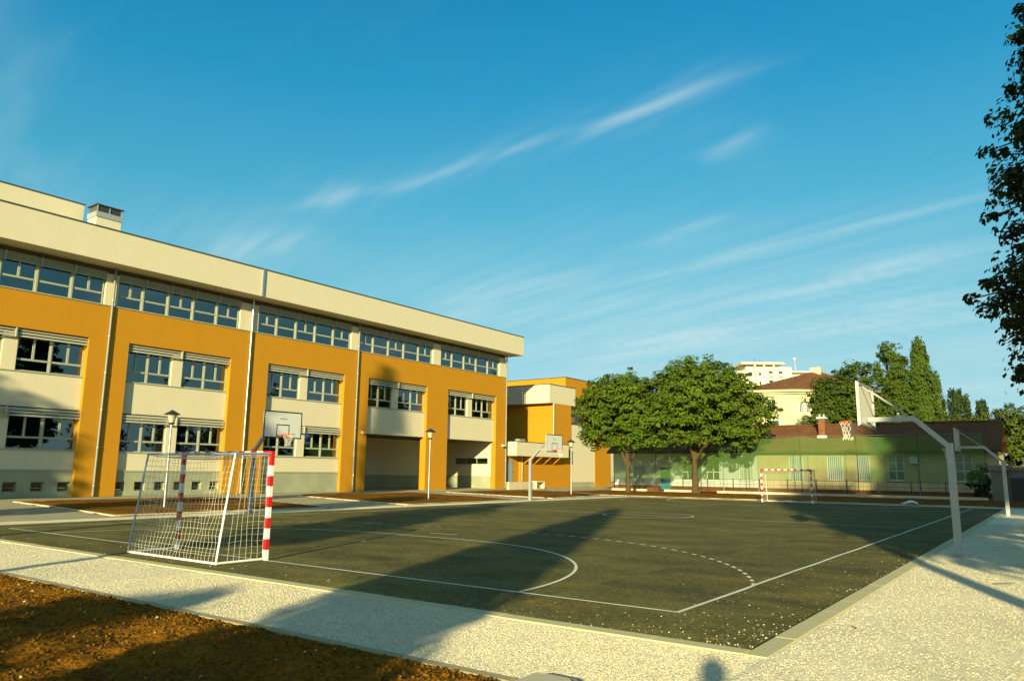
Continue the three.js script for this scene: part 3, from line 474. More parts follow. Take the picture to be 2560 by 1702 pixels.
function hoop(u, v, dir, label, opt = {}) { // dir: +1 faces +u, -1 faces -u
  const t = thing('basketball_hoop', label, 'basketball hoop', 'basketball hoops along the court'); t.position.copy(P3(u, v, 0)); if (dir < 0) t.rotation.y = Math.PI;
  const O = (x, y, z) => new THREE.Vector3(x, y, z), R = 1.75; // board face at +R
  mesh('pole', [bar(O(0, 0, 0), O(0, 2.5, 0), 0.15, 0.15, O(0, 0, 1)), bx(-0.2, 0.2, -0.2, 0.2, 0, 0.025)], M.galv, t);
  mesh('slanted_arm', bar(O(-0.03, 2.38, 0), O(0.72, 3.12, 0), 0.11, 0.13, O(0, 0, 1)), M.galv, t);
  mesh('horizontal_arm', bar(O(0.68, 3.08, 0), O(R - 0.06, 3.08, 0), 0.11, 0.12, O(0, 0, 1)), M.galv, t);
  for (const s of [-1, 1]) mesh('brace_rod', rod(O(0.8, 3.15, s * 0.05), O(R - 0.05, 3.86, s * 0.42), 0.018), M.galv, t);
  mesh('board_frame', [bx(R - 0.075, R - 0.035, -0.88, -0.83, 2.92, 3.93), bx(R - 0.075, R - 0.035, 0.83, 0.88, 2.92, 3.93), bx(R - 0.075, R - 0.035, -0.83, 0.83, 2.92, 2.97), bx(R - 0.075, R - 0.035, -0.83, 0.83, 3.88, 3.93)], M.galv, t);
  const b = mesh('backboard', bx(R - 0.034, R - 0.004, -0.9, 0.9, 2.9, 3.95), M.boardBack, t);
  { const g = new THREE.PlaneGeometry(1.8, 1.05); g.rotateY(Math.PI / 2); g.translate(R, 3.425, 0); mesh('board_print', g, M.board, b); }
  const rim = new THREE.TorusGeometry(0.225, 0.012, 8, 36); rim.rotateX(Math.PI / 2); rim.translate(R + 0.38, 3.05, 0);
  const rm = mesh('rim', [rim, bx(R + 0.004, R + 0.16, -0.07, 0.07, 3.02, 3.045), bx(R + 0.004, R + 0.02, -0.1, 0.1, 2.95, 3.06)].map((g) => g.index ? g : g), M.rimRed, t);
  const net = [], top = 12, lv = [[0.22, 3.04], [0.19, 2.96], [0.155, 2.87], [0.125, 2.78], [0.11, 2.69], [0.12, 2.60]];
  const pt = (k, a, j) => { const [r, h] = lv[k]; return O(R + 0.38 + r * Math.cos(a) + (opt.sway || 0) * k * 0.008 + 0.008 * Math.sin(k * 3 + a * 2), h + 0.008 * Math.sin(a * 3 + k), r * Math.sin(a)); };
  for (let k = 0; k < lv.length - 1; k++) for (let i = 0; i < top; i++) { const a = (i + (k % 2) * 0.5) / top * Math.PI * 2; for (const s of [-0.5, 0.5]) net.push(rod(pt(k, a), pt(k + 1, a + s / top * Math.PI * 2), 0.006, 0.006, 4)); }
  mesh('net', net, M.net, rm);
  if (opt.plate) mesh('white_plate', bx(-0.17, 0.11, 0.076, 0.1, 1.55, 1.75), M.white, t);
  if (opt.pad) mesh('loose_padding', bx(R + 0.3, R + 0.62, 0.05, 0.3, 2.62, 2.75), M.boardBack, t);
  return t;
}
hoop(-12.15, 9.35, 1, 'basketball hoop behind the near goal, facing away from the school', { plate: true, sway: -1 });
hoop(-12.15, 29.1, 1, 'far left basketball hoop standing before the balcony wing', { sway: 2 });
hoop(12.12, 10.6, -1, 'near right basketball hoop seen from behind its board', { sway: 1 });
hoop(12.10, 31.3, -1, 'farther of the two hoops on the right gravel', { sway: 0 });

// ------------------------------------------------------------------ goals
function goal(v, dir, label) { // dir -1: net towards -v
  const t = thing('handball_goal', label, 'goal', 'handball goals'); t.position.copy(P3(0, v, 0)); if (dir > 0) t.rotation.y = Math.PI;
  const O = (x, y, z) => new THREE.Vector3(x, y, z), X = 1.54, H = 2.04, hw = 0.04; // net goes to +z locally
  const bw = (i) => (i % 2 ? M.red : M.white);
  for (const s of [-1, 1]) {
    const p = mesh('post', bx(s * X - hw, s * X + hw, -hw, hw, 1.8, 2.08), M.red, t);
    for (let i = 0; i < 9; i++) mesh('post_band', bx(s * X - hw, s * X + hw, -hw, hw, i * 0.2, i * 0.2 + 0.2), bw(i), p);
  }
  const cb = mesh('crossbar', [bx(-X + hw, -X + hw + 0.2, -hw, hw, 2.0, 2.08), bx(X - hw - 0.2, X - hw, -hw, hw, 2.0, 2.08)], M.red, t);
  for (let i = 0; i < 13; i++) { const a = -X + hw + 0.2 + i * 0.2, b = i < 12 ? a + 0.2 : X - hw - 0.2; mesh('crossbar_band', bx(a, b, -hw, hw, 2.0, 2.08), bw(i), cb); }
  const TD = 0.82, BD = 1.06;
  for (const s of [-1, 1]) { mesh('top_stay', rod(O(s * X, 2.03, 0.04), O(s * X, 2.01, TD), 0.02), M.blueGrey, t); mesh('rear_stay', rod(O(s * X, 2.01, TD), O(s * X * 1.0, 0.03, BD), 0.02), s > 0 ? M.white : M.blueGrey, t); mesh('ground_bar', rod(O(s * X, 0.03, 0.04), O(s * X, 0.03, BD), 0.024), M.white, t); }
  mesh('rear_ground_bar', rod(O(-X, 0.03, BD), O(X, 0.03, BD), 0.022), M.white, t); mesh('rear_top_bar', rod(O(-X, 2.01, TD), O(X, 2.01, TD), 0.02), M.blueGrey, t);
  // net: back, sides, top; sagging, cells of about 12 cm
  const geos = [], cell = 0.115, sag = (x, y, k) => 0.03 * (vnoise(x * 2.1 + k * 9, y * 2.1, 141) - 0.5);
  function panel(f, nu, nv) { const p = []; for (let j = 0; j <= nv; j++) { p.push([]); for (let i = 0; i <= nu; i++) p[j].push(f(i / nu, j / nv)); } for (let j = 0; j <= nv; j++) for (let i = 0; i <= nu; i++) { if (i < nu) geos.push(rod(p[j][i], p[j][i + 1], 0.0032, 0.0032, 3)); if (j < nv) geos.push(rod(p[j][i], p[j + 1][i], 0.0032, 0.0032, 3)); } }
  panel((a, b) => { const x = -X + 0.02 + a * (2 * X - 0.04), bul = 0.03 * Math.sin(Math.PI * b) * Math.sin(Math.PI * a); return O(x + sag(a * 6, b * 4, 1), 0.04 + b * 1.96 - 0.06 * Math.sin(Math.PI * a) * b + sag(a * 6, b * 4, 2), BD + (TD - BD) * b - bul + sag(a * 8, b * 6, 3) * 2); }, Math.round(3.04 / cell), Math.round(2 / cell));
  for (const s of [-1, 1]) panel((a, b) => { const d = TD + (BD - TD) * (1 - b); return O(s * (X - 0.03 - 0.05 * Math.sin(Math.PI * a) * Math.sin(Math.PI * b)) + sag(a * 4, b * 5, 4), 0.04 + b * 1.96 + sag(a * 4, b * 5, 5), 0.05 + a * (d - 0.05)); }, 8, Math.round(2 / cell));
  panel((a, b) => O(-X + a * 2 * X, 2.0 - 0.10 * Math.sin(Math.PI * b) * (0.5 + 0.5 * Math.sin(Math.PI * a)), 0.04 + b * (TD - 0.04)), Math.round(3.04 / cell), 6);
  const nm = mesh('net', geos, M.net, t); nm.userData.kind = 'stuff';
  return t;
}
goal(0.0, -1, 'near red and white striped handball goal with a white net');
goal(40.0, 1, 'far red and white striped handball goal before the netted house');

// ------------------------------------------------------------------ trees
function leafCloud(list, tint) { // list of {p, n, s, k}; builds folded diamond leaves
  const N = list.length, pos = new Float32Array(N * 12), col = new Float32Array(N * 12), nor = new Float32Array(N * 12), idx = new Uint32Array(N * 6);
  const a = new THREE.Vector3(), b = new THREE.Vector3(), r = new THREE.Vector3(), q = new THREE.Vector3();
  list.forEach(({ p, n, s, k, l = 1.0 }, i) => {
    r.set(rnd() - 0.5, rnd() - 0.5, rnd() - 0.5); a.crossVectors(n, r).normalize(); b.crossVectors(n, a).normalize();
    const w = s * 0.62, L = s * l, c = tint(k);
    const V = [q.copy(p).addScaledVector(a, -L).toArray(), q.copy(p).addScaledVector(b, w).addScaledVector(n, w * 0.3).toArray(), q.copy(p).addScaledVector(a, L).toArray(), q.copy(p).addScaledVector(b, -w).addScaledVector(n, w * 0.3).toArray()];
    for (let j = 0; j < 4; j++) { pos.set(V[j], i * 12 + j * 3); col.set(c, i * 12 + j * 3); nor.set([n.x, n.y, n.z], i * 12 + j * 3); }
    const o = i * 4; idx.set([o, o + 1, o + 2, o, o + 2, o + 3], i * 6);
  });
  const g = new THREE.BufferGeometry(); g.setAttribute('position', new THREE.BufferAttribute(pos, 3)); g.setAttribute('normal', new THREE.BufferAttribute(nor, 3)); g.setAttribute('color', new THREE.BufferAttribute(col, 3)); g.setIndex(new THREE.BufferAttribute(idx, 1)); g.computeVertexNormals(); return g;
}
const greens = (h, s0 = 1) => (k) => { const j = rr(0.65, 1.35) * s0; return [h[0] * j * (0.7 + 0.7 * k), h[1] * j * (0.75 + 0.5 * k), h[2] * j]; };
function limb(a, b, r0, r1, bend, segs = 5) { // tapered bent tube
  const mid = a.clone().lerp(b, 0.5).add(bend), c = new THREE.QuadraticBezierCurve3(a, mid, b), geos = []; let p = c.getPoint(0);
  const n = 7, pos = [], uv = [], idx = [];
  for (let i = 0; i <= segs; i++) { const t = i / segs, o = c.getPoint(t), d = c.getTangent(t), s = new THREE.Vector3().crossVectors(d, Math.abs(d.y) > 0.9 ? new THREE.Vector3(1, 0, 0) : new THREE.Vector3(0, 1, 0)).normalize(), w = new THREE.Vector3().crossVectors(d, s), r = r0 + (r1 - r0) * t;
    for (let j = 0; j <= n; j++) { const g = j / n * Math.PI * 2, k = r * (1 + 0.12 * Math.sin(j * 2.3 + i)); const v = o.clone().addScaledVector(s, Math.cos(g) * k).addScaledVector(w, Math.sin(g) * k); pos.push(v.x, v.y, v.z); uv.push(j / n * 2, t * 3); } }
  for (let i = 0; i < segs; i++) for (let j = 0; j < n; j++) { const A = i * (n + 1) + j, B = A + 1, C = A + n + 1, D = C + 1; idx.push(A, C, B, B, C, D); }
  return setGeo(pos, idx, uv);
}
// crown is a list of ellipsoids [x, y, z, rx, ry, rz] relative to the base
function broadTree({ name = 'tree', label, group, at, lobes, fork = 2.4, r = 0.28, limbs = 3, clumps = 240, per = 90, leaf = 0.13, clumpR = 0.75, hue = [0.076, 0.134, 0.005], lean = [0, 0], shell = 0.55, sub = 0.6, dead = 0 }) {
  const t = thing(name, label, 'tree', group); t.position.copy(P3(at[0], at[1], 0));
  const O = (x, y, z) => new THREE.Vector3(x, y, z), vol = lobes.map((l) => l[3] * l[4] * l[5]), tot = vol.reduce((x, y) => x + y, 0);
  const pick = () => { let x = rnd() * tot, i = 0; while (i < vol.length - 1 && x > vol[i]) x -= vol[i++]; return lobes[i]; };
  const cl = [];
  for (let i = 0; i < clumps; i++) { const l = pick(); let d = O(rr(-1, 1), rr(-1, 1), rr(-1, 1)); while (d.lengthSq() > 1 || d.lengthSq() < 0.01) d = O(rr(-1, 1), rr(-1, 1), rr(-1, 1)); const rad = shell + (1 - shell) * rnd() ** 0.7; d.normalize(); const n = d.clone(); const spur = i % 9 === 0, f = spur ? rr(0.98, 1.13) : rad * (0.82 + 0.34 * vnoise(d.x * 3 + i * 0.01, d.y * 3 + d.z * 3, 151)); cl.push({ c: O(l[0] + d.x * l[3] * f, l[1] + d.y * l[4] * f, l[2] + d.z * l[5] * f), n, R: clumpR * (spur ? rr(0.35, 0.6) : rr(0.6, 1.25)) }); }
  const forkP = O(lean[0] * fork, fork, lean[1] * fork), wood = [limb(O(0, -0.1, 0), forkP, r * 1.25, r * 0.95, O(0.05, 0, 0.04), 6), (() => { const g = limb(O(0, -0.12, 0), O(0, 0.35, 0), r * 1.75, r * 1.15, O(0, 0, 0), 3); return g; })()];
  const ends = [];
  for (let i = 0; i < limbs; i++) { const l = lobes[i % lobes.length], a = i / limbs * Math.PI * 2 + 0.6, e = O((l[0] + Math.cos(a) * l[3] * 0.35) * 0.6, Math.max(l[1], fork + 2.2), (l[2] + Math.sin(a) * l[5] * 0.35) * 0.6); wood.push(limb(forkP.clone(), e, r * 0.72, r * 0.25, O(0, 0.5, 0), 7)); ends.push(e, forkP.clone().lerp(e, 0.6)); }
  cl.forEach((c, i) => { if (i % 3) return; let best = ends[0]; for (const e of ends) if (e.distanceTo(c.c) < best.distanceTo(c.c)) best = e; wood.push(limb(best.clone(), c.c, r * 0.16, 0.012, O(0, 0.15, 0), 3)); });
  mesh('trunk', wood, M.bark, t);
  const list = [];
  for (const c of cl) { const tone = rnd(); for (let k = 0; k < per; k++) { let d = O(rr(-1, 1), rr(-1, 1), rr(-1, 1)); if (d.lengthSq() > 1) d.multiplyScalar(0.7); const p = c.c.clone().add(O(d.x * c.R, d.y * c.R * sub, d.z * c.R)); const n = d.clone().multiplyScalar(0.6).add(c.n.clone().multiplyScalar(0.5)).add(O(rr(-0.6, 0.6), rr(0.0, 1.0), rr(-0.6, 0.6))).normalize(); list.push({ p, n, s: leaf * rr(0.7, 1.3), k: tone * 0.6 + rnd() * 0.4 }); } }
  const tint = greens(hue); mesh('crown', leafCloud(list, (k) => rnd() < dead ? [0.16, 0.07, 0.012] : tint(k)), M.leaf, t);
  return t;
}
// column and cone shaped conifers: profile(t) gives the radius as share of R at height share t
function conifer({ name = 'cypress_tree', label, group, at, H, R, base = 0.4, profile, n = 9000, leaf = 0.10, hue = [0.030, 0.055, 0.012], r = 0.18, rough = 0.25, tufts = 260, lean = 0 }) {
  const t = thing(name, label, 'tree', group); t.position.copy(P3(at[0], at[1], 0)); t.rotation.z = lean;
  const O = (x, y, z) => new THREE.Vector3(x, y, z); mesh('trunk', [limb(O(0, -0.1, 0), O(0, H * 0.85, 0), r, r * 0.2, O(0.05, 0, 0), 8)], M.bark, t);
  const list = [], per = Math.ceil(n / tufts), sd = Math.floor(at[0] * 7 + at[1] * 13);
  for (let i = 0; i < tufts; i++) { let h, pr; do { h = rnd(); pr = profile(h); } while (rnd() > pr + 0.05); const a = rr(0, Math.PI * 2), bulge = 1 - rough + 2 * rough * vnoise(a * 2.2 + sd, h * 11, 161), rad = R * pr * bulge * Math.sqrt(0.35 + 0.65 * rnd()), y = base + h * (H - base); const c = O(Math.cos(a) * rad, y, Math.sin(a) * rad), tr = 0.10 * R + 0.16, tone = rnd();
    for (let k = 0; k < per; k++) { const p = c.clone().add(O(rr(-1, 1) * tr, rr(-1.3, 1.6) * tr, rr(-1, 1) * tr)); const n2 = O(Math.cos(a) + rr(-0.7, 0.7), rr(-0.2, 0.8), Math.sin(a) + rr(-0.7, 0.7)).normalize(); list.push({ p, n: n2, s: leaf * rr(0.6, 1.3), k: tone * 0.7 + rnd() * 0.3, l: 1.3 }); } }
  mesh('crown', leafCloud(list, greens(hue)), M.leaf, t); return t;
}
const cyp = (h) => Math.pow(Math.sin(Math.PI * Math.min(1, 0.10 + 0.90 * h) * 0.98 + 0.03), 0.55) * (1 - 0.72 * h * h) * (h > 0.92 ? (1 - h) / 0.08 : 1);
const cone = (h) => (1 - h) * 0.95 + 0.05 * (1 - h);
// the two round trees in front of the netted house (offsets in view-lateral direction)
const RX = 0.811, RZ = -0.585; // right-hand direction across the view, in three x / z
const lob = (s, h, d, rs, rh) => [s * RX - d * 0.585, h, s * RZ - d * 0.811, rs, rh, rs * 0.95];
broadTree({ name: 'broadleaf_tree', label: 'left of the two round leafy trees, in front of the orange wing', group: 'round trees behind the court', at: [-16.5, 50.6], lobes: [lob(-1.2, 7.2, 0, 3.3, 2.6), lob(0.4, 8.2, 0.3, 2.9, 2.4), lob(1.3, 6.6, -0.4, 2.8, 1.9), lob(-2.7, 6.4, 0, 1.9, 1.7), lob(-0.6, 9.3, 0, 2.3, 1.5), lob(1.6, 4.7, -0.8, 2.2, 0.9), lob(-2.2, 4.9, 0.6, 2.1, 1.1), lob(0.0, 4.8, -1.0, 2.2, 1.0), lob(-2.2, 8.2, 0, 1.9, 1.6)], fork: 2.1, r: 0.19, limbs: 6, clumps: 700, per: 58, leaf: 0.12, clumpR: 0.58, dead: 0.012 });
broadTree({ name: 'broadleaf_tree', label: 'taller right round leafy tree with a forked trunk, left of the far goal', group: 'round trees behind the court', at: [-11.7, 53.9], lobes: [lob(0.6, 8.2, 0, 4.8, 3.1), lob(-1.2, 7.9, 0.3, 3.1, 2.8), lob(3.9, 7.2, 0, 3.2, 2.5), lob(0.2, 10.0, 0, 3.3, 2.0), lob(-1.8, 5.8, -0.5, 2.2, 1.5), lob(3.2, 5.4, -0.5, 2.9, 1.3), lob(5.6, 6.9, 0.3, 1.9, 1.6), lob(0.4, 5.8, 0.6, 3.0, 1.3), lob(-1.2, 5.0, -1.6, 2.4, 1.0), lob(4.6, 4.9, 0, 2.2, 0.8), lob(1.0, 9.0, -0.8, 4.0, 2.2)], fork: 2.9, r: 0.25, limbs: 6, clumps: 900, per: 58, leaf: 0.12, clumpR: 0.62, dead: 0.012 });

// ------------------------------------------------------------------ long low house behind the green netting
{
  const S = thing('low_house', 'long single storey old house with brown tiled roof behind green netting', 'building');
  const VB = 62, u0 = -24, u1 = 10.3;
  const wins = [[-21.6, -20.3, 0.76, 2.4], [-16.35, -15.2, 1.07, 3.2], [-13.8, -12.5, 1.1, 3.25], [-10.6, -9.2, 1.15, 3.35], [-5.95, -4.65, 1.2, 3.4], [-2.64, -1.28, 1.3, 3.5], [-0.2, 0.9, 1.35, 3.5], [2.27, 3.54, 1.35, 3.5], [7.25, 8.5, 1.35, 3.6]];
  const door = [-18.7, -17.6, 0.12, 2.35];
  const walls = (a, b, mat) => { const g = []; let p = a; const ops = [...wins, door].filter((w) => w[0] > a && w[1] < b).sort((x, y) => x[0] - y[0]); for (const w of ops) { g.push(bx(p, w[0], VB, VB + 0.4, 0.5, 3.9), bx(w[0], w[1], VB, VB + 0.4, w[3], 3.9)); if (w[2] > 0.51) g.push(bx(w[0], w[1], VB, VB + 0.4, 0.5, w[2])); p = w[1]; } g.push(bx(p, b, VB, VB + 0.4, 0.5, 3.9)); mesh('wall', g, mat, S); };
  walls(u0, -8.7, M.oldWhite); walls(-8.698, u1, M.oldWall);
  mesh('base_course', [bx(u0, door[0], VB - 0.03, VB + 0.4, 0, 0.498), bx(door[1], u1, VB - 0.03, VB + 0.4, 0, 0.498)], M.brick, S);
  mesh('end_wall', (() => { const s = new THREE.Shape([[62.41, 0], [70, 0], [70, 3.9], [66, 6.3], [62.41, 4.1]].map(([x, y]) => new THREE.Vector2(-x, y))); const g = new THREE.ExtrudeGeometry(s, { depth: 0.35, bevelEnabled: false }); g.rotateY(-Math.PI / 2); g.rotateY(Math.PI); g.translate(u1 - 0.36, 0, 0); return metreUV(g); })(), M.oldWhite, S);
  mesh('back_wall', bx(u0, u1, 69.6, 70, 0, 3.9), M.oldWall, S); mesh('end_wall', bx(u0, u0 + 0.3, 62.41, 69.6, 0, 4.2), M.oldWall, S);
  // tiled roof: one mesh per slope with modelled courses
  const course = (va, ha, vb, hb, n) => { const g = []; for (let i = 0; i < n; i++) { const t0 = i / n, t1 = (i + 1.15) / n, a = P3(0, va + (vb - va) * t0, ha + (hb - ha) * t0 + 0.05), b = P3(0, va + (vb - va) * t1, ha + (hb - ha) * t1 + 0.01); g.push(setGeo([u0 - 0.4, a.y, a.z, u1 + 0.3, a.y, a.z, u1 + 0.3, b.y, b.z, u0 - 0.4, b.y, b.z, u0 - 0.4, a.y - 0.07, a.z, u1 + 0.3, a.y - 0.07, a.z], [0, 1, 2, 0, 2, 3, 4, 5, 1, 4, 1, 0], [u0, a.z, u1, a.z, u1, b.z, u0, b.z, u0, a.z + 0.1, u1, a.z + 0.1])); } return g; };
  mesh('roof_slope', course(61.3, 3.85, 66, 6.35, 16), M.tile, S); mesh('roof_slope', course(70.7, 3.85, 66, 6.35, 16), M.tile, S);
  for (let i = 0; i < 60; i++) { const u = u0 - 0.3 + i * (u1 - u0 + 0.5) / 60; const g = new THREE.CylinderGeometry(0.13, 0.14, (u1 - u0 + 0.5) / 60 * 1.05, 8, 1, false, 0, Math.PI); g.rotateZ(Math.PI / 2); g.rotateX(-Math.PI / 2 * 0); g.translate(u + 0.28, 6.36 + rr(-0.01, 0.02), -66); mesh('ridge_tile', g, M.tile, S); }
  mesh('fascia', bx(u0 - 0.4, u1 + 0.3, 61.28, 61.33, 3.68, 3.86), M.bark, S); mesh('eave_board', bx(u0 - 0.4, u1 + 0.3, 61.33, 62.0, 3.74, 3.77), M.oldWall, S);
  mesh('verge', (() => { const s = new THREE.Shape([[-61.3, 3.7], [-66, 6.2], [-66, 6.45], [-61.3, 3.95]].map(([x, y]) => new THREE.Vector2(x, y))); const g = new THREE.ExtrudeGeometry(s, { depth: 0.12, bevelEnabled: false }); g.rotateY(-Math.PI / 2); g.rotateY(Math.PI); g.translate(u1 + 0.3, 0, 0); g.applyMatrix4(new THREE.Matrix4()); return metreUV(g); })(), M.oldWhite, S);
  for (const [a, b, c, e] of wins) {
    const f = 0.07, m = (a + b) / 2, dark = a > 1 && a < 9 || a < -12 && a > -17;
    const w = mesh('window', [bx(a, a + f, VB + 0.08, VB + 0.14, c, e), bx(b - f, b, VB + 0.08, VB + 0.14, c, e), bx(a, b, VB + 0.08, VB + 0.138, e - f, e), bx(a, b, VB + 0.08, VB + 0.138, c, c + f), bx(m - 0.04, m + 0.04, VB + 0.075, VB + 0.139, c, e), bx(a, b, VB + 0.077, VB + 0.137, c + (e - c) * 0.36, c + (e - c) * 0.36 + 0.07), bx(a, b, VB + 0.079, VB + 0.136, c + (e - c) * 0.68, c + (e - c) * 0.68 + 0.04)], M.white, S);
    for (const [p, q] of [[a + f, m - 0.04], [m + 0.04, b - f]]) for (const [y0, y1] of [[c + f, c + (e - c) * 0.36], [c + (e - c) * 0.36 + 0.07, c + (e - c) * 0.68], [c + (e - c) * 0.68 + 0.04, e - f]]) { const g = new THREE.PlaneGeometry(q - p, y1 - y0); g.translate((p + q) / 2, (y0 + y1) / 2, -VB - 0.11); mesh('pane', g, dark ? M.glassFar : M.glassFar, w); }
    if (!dark) { // white shutters or blinds behind iron bars
      mesh('blind', bx(a + f, b - f, VB + 0.055, VB + 0.07, c + f, e - f), M.oldWhite, w);
      for (let k = 1; k < 8; k++) mesh('window_bar', bx(a + (b - a) * k / 8 - 0.012, a + (b - a) * k / 8 + 0.012, VB - 0.05, VB - 0.03, c, e), M.iron, w);
    }
    mesh('sill', bx(a - 0.08, b + 0.08, VB - 0.08, VB + 0.07, c - 0.07, c - 0.002), M.oldWhite, S);
  }
  const dr = mesh('door', bx(door[0], door[1], VB + 0.15, VB + 0.2, door[2], door[3]), std([0.05, 0.22, 0.25]), S); mesh('handle', bx(door[1] - 0.16, door[1] - 0.12, VB + 0.1, VB + 0.15, 1.05, 1.2), M.iron, dr);
  for (const u of [-15.0 + 2.9, -8.75, -4.2, 4.6]) mesh('downpipe', rod(P3(u, VB - 0.08, 0.1), P3(u, VB - 0.08, 3.7), 0.05), M.galv, S);
  mesh('air_unit', bx(4.0, 4.6, VB - 0.35, VB, 2.75, 3.35), M.oldWhite, S);
  const chm = mesh('chimney', bx(-3.6, -3.02, 63.7, 64.3, 5.1, 6.85), M.brick, S); mesh('chimney_cap', bx(-3.72, -2.9, 63.58, 64.42, 6.852, 7.0), M.oldWhite, chm); for (const du of [0.05, 0.42]) mesh('chimney_pot', bx(-3.6 + du, -3.6 + du + 0.1, 63.9, 64.1, 7.0, 7.25), M.oldWhite, chm);
  mesh('chimney_foot', bx(-3.72, -2.9, 63.6, 64.4, 4.95, 5.32), M.oldWhite, chm);
}
// fence with low kerb and tall green netting
{
  const VF = 57, u0 = -21.5, u1 = 9.7;
  const F = thing('metal_fence', 'low dark metal rail fence on a pale kerb before the old house', 'fence');
  for (const [a, b] of [[-21.5, -17.8], [-16.0, -12.6], [-10.9, 9.7]]) mesh('base_kerb', bx(a, b, VF - 0.12, VF + 0.12, 0, 0.24), M.kerbPale, F);
  for (let u = u0 + 0.3; u < u1; u += 2.35) mesh('post', bx(u - 0.03, u + 0.03, VF - 0.03, VF + 0.03, 0.0, 1.35), M.iron, F);
  for (const h of [0.45, 0.85, 1.25]) mesh('rail', bx(u0, u1, VF - 0.012, VF + 0.012, h, h + 0.025), M.iron, F);
  for (let u = u0 + 0.3; u < u1; u += 0.59) mesh('picket', bx(u - 0.008, u + 0.008, VF - 0.02, VF - 0.012, 0.3, 1.3), M.iron, F);
  const N = thing('green_netting', 'tall translucent green netting hung on thin posts before the old house', 'netting');
  const netM = new THREE.MeshPhysicalMaterial({ color: lin(0.095, 0.195, 0.045), roughness: 1, specularIntensity: 0.1, transparent: true, opacity: 0.43, side: THREE.DoubleSide });
  for (let i = 0; i < 7; i++) { const a = u0 + i * (u1 - u0) / 7, b = u0 + (i + 1) * (u1 - u0) / 7; mesh('net_panel', (() => { const nu = 16, nv = 8, pos = [], uv = [], idx = []; for (let j = 0; j <= nv; j++) for (let k = 0; k <= nu; k++) { const x = k / nu, y = j / nv; pos.push(a + (b - a) * x, 1.2 + 3.75 * y - 0.14 * Math.sin(Math.PI * x) * y + 0.04 * vnoise(x * 5 + i * 7, 2, 5) * (1 - y), -VF - 0.35 - 0.08 * Math.sin(Math.PI * x) * (1 - y) - 0.1 * vnoise(x * 4 + i * 5, y * 3, 171)); uv.push(x * 4.4, y * 3.7); } for (let j = 0; j < nv; j++) for (let k = 0; k < nu; k++) { const A = j * (nu + 1) + k; idx.push(A, A + 1, A + nu + 2, A, A + nu + 2, A + nu + 1); } return setGeo(pos, idx, uv); })(), netM, N); }
  for (let i = 0; i <= 7; i++) { const a = u0 + i * (u1 - u0) / 7; mesh('net_post', rod(P3(a, VF + 0.42, 0), P3(a, VF + 0.42, 5.0), 0.025), M.iron, N); }
  mesh('top_wire', rod(P3(u0, VF + 0.3, 4.96), P3(u1, VF + 0.3, 4.96), 0.008, 0.008, 4), M.galv, N);
}
{ // stone gate wall at the far right
  const G = thing('stone_gate_wall', 'dark stone wall with capped pier at the far right end', 'wall');
  mesh('pier', bx(10.0, 11.0, 56.5, 57.5, 0, 2.2), M.stoneWall, G); mesh('pier_cap', bx(9.85, 11.15, 56.35, 57.65, 2.202, 2.6), M.stoneWall, G); mesh('wall_panel', bx(11.0, 20, 56.8, 57.2, 0, 2.2), M.stoneWall, G); mesh('wall_cap', bx(11.15, 20, 56.7, 57.3, 2.202, 2.42), M.stoneWall, G); mesh('gate', bx(11.2, 13.6, 56.7, 56.76, 0.1, 1.7), M.iron, G);
  const Y = thing('yellow_garden_wall', 'low sunlit yellow wall beyond the stone pier', 'wall'); mesh('wall_panel', bx(11.5, 26, 74, 74.4, 0, 3.6), M.oldWall, Y); mesh('wall_cap', bx(11.4, 26, 73.9, 74.5, 3.602, 3.75), M.tile, Y);
}

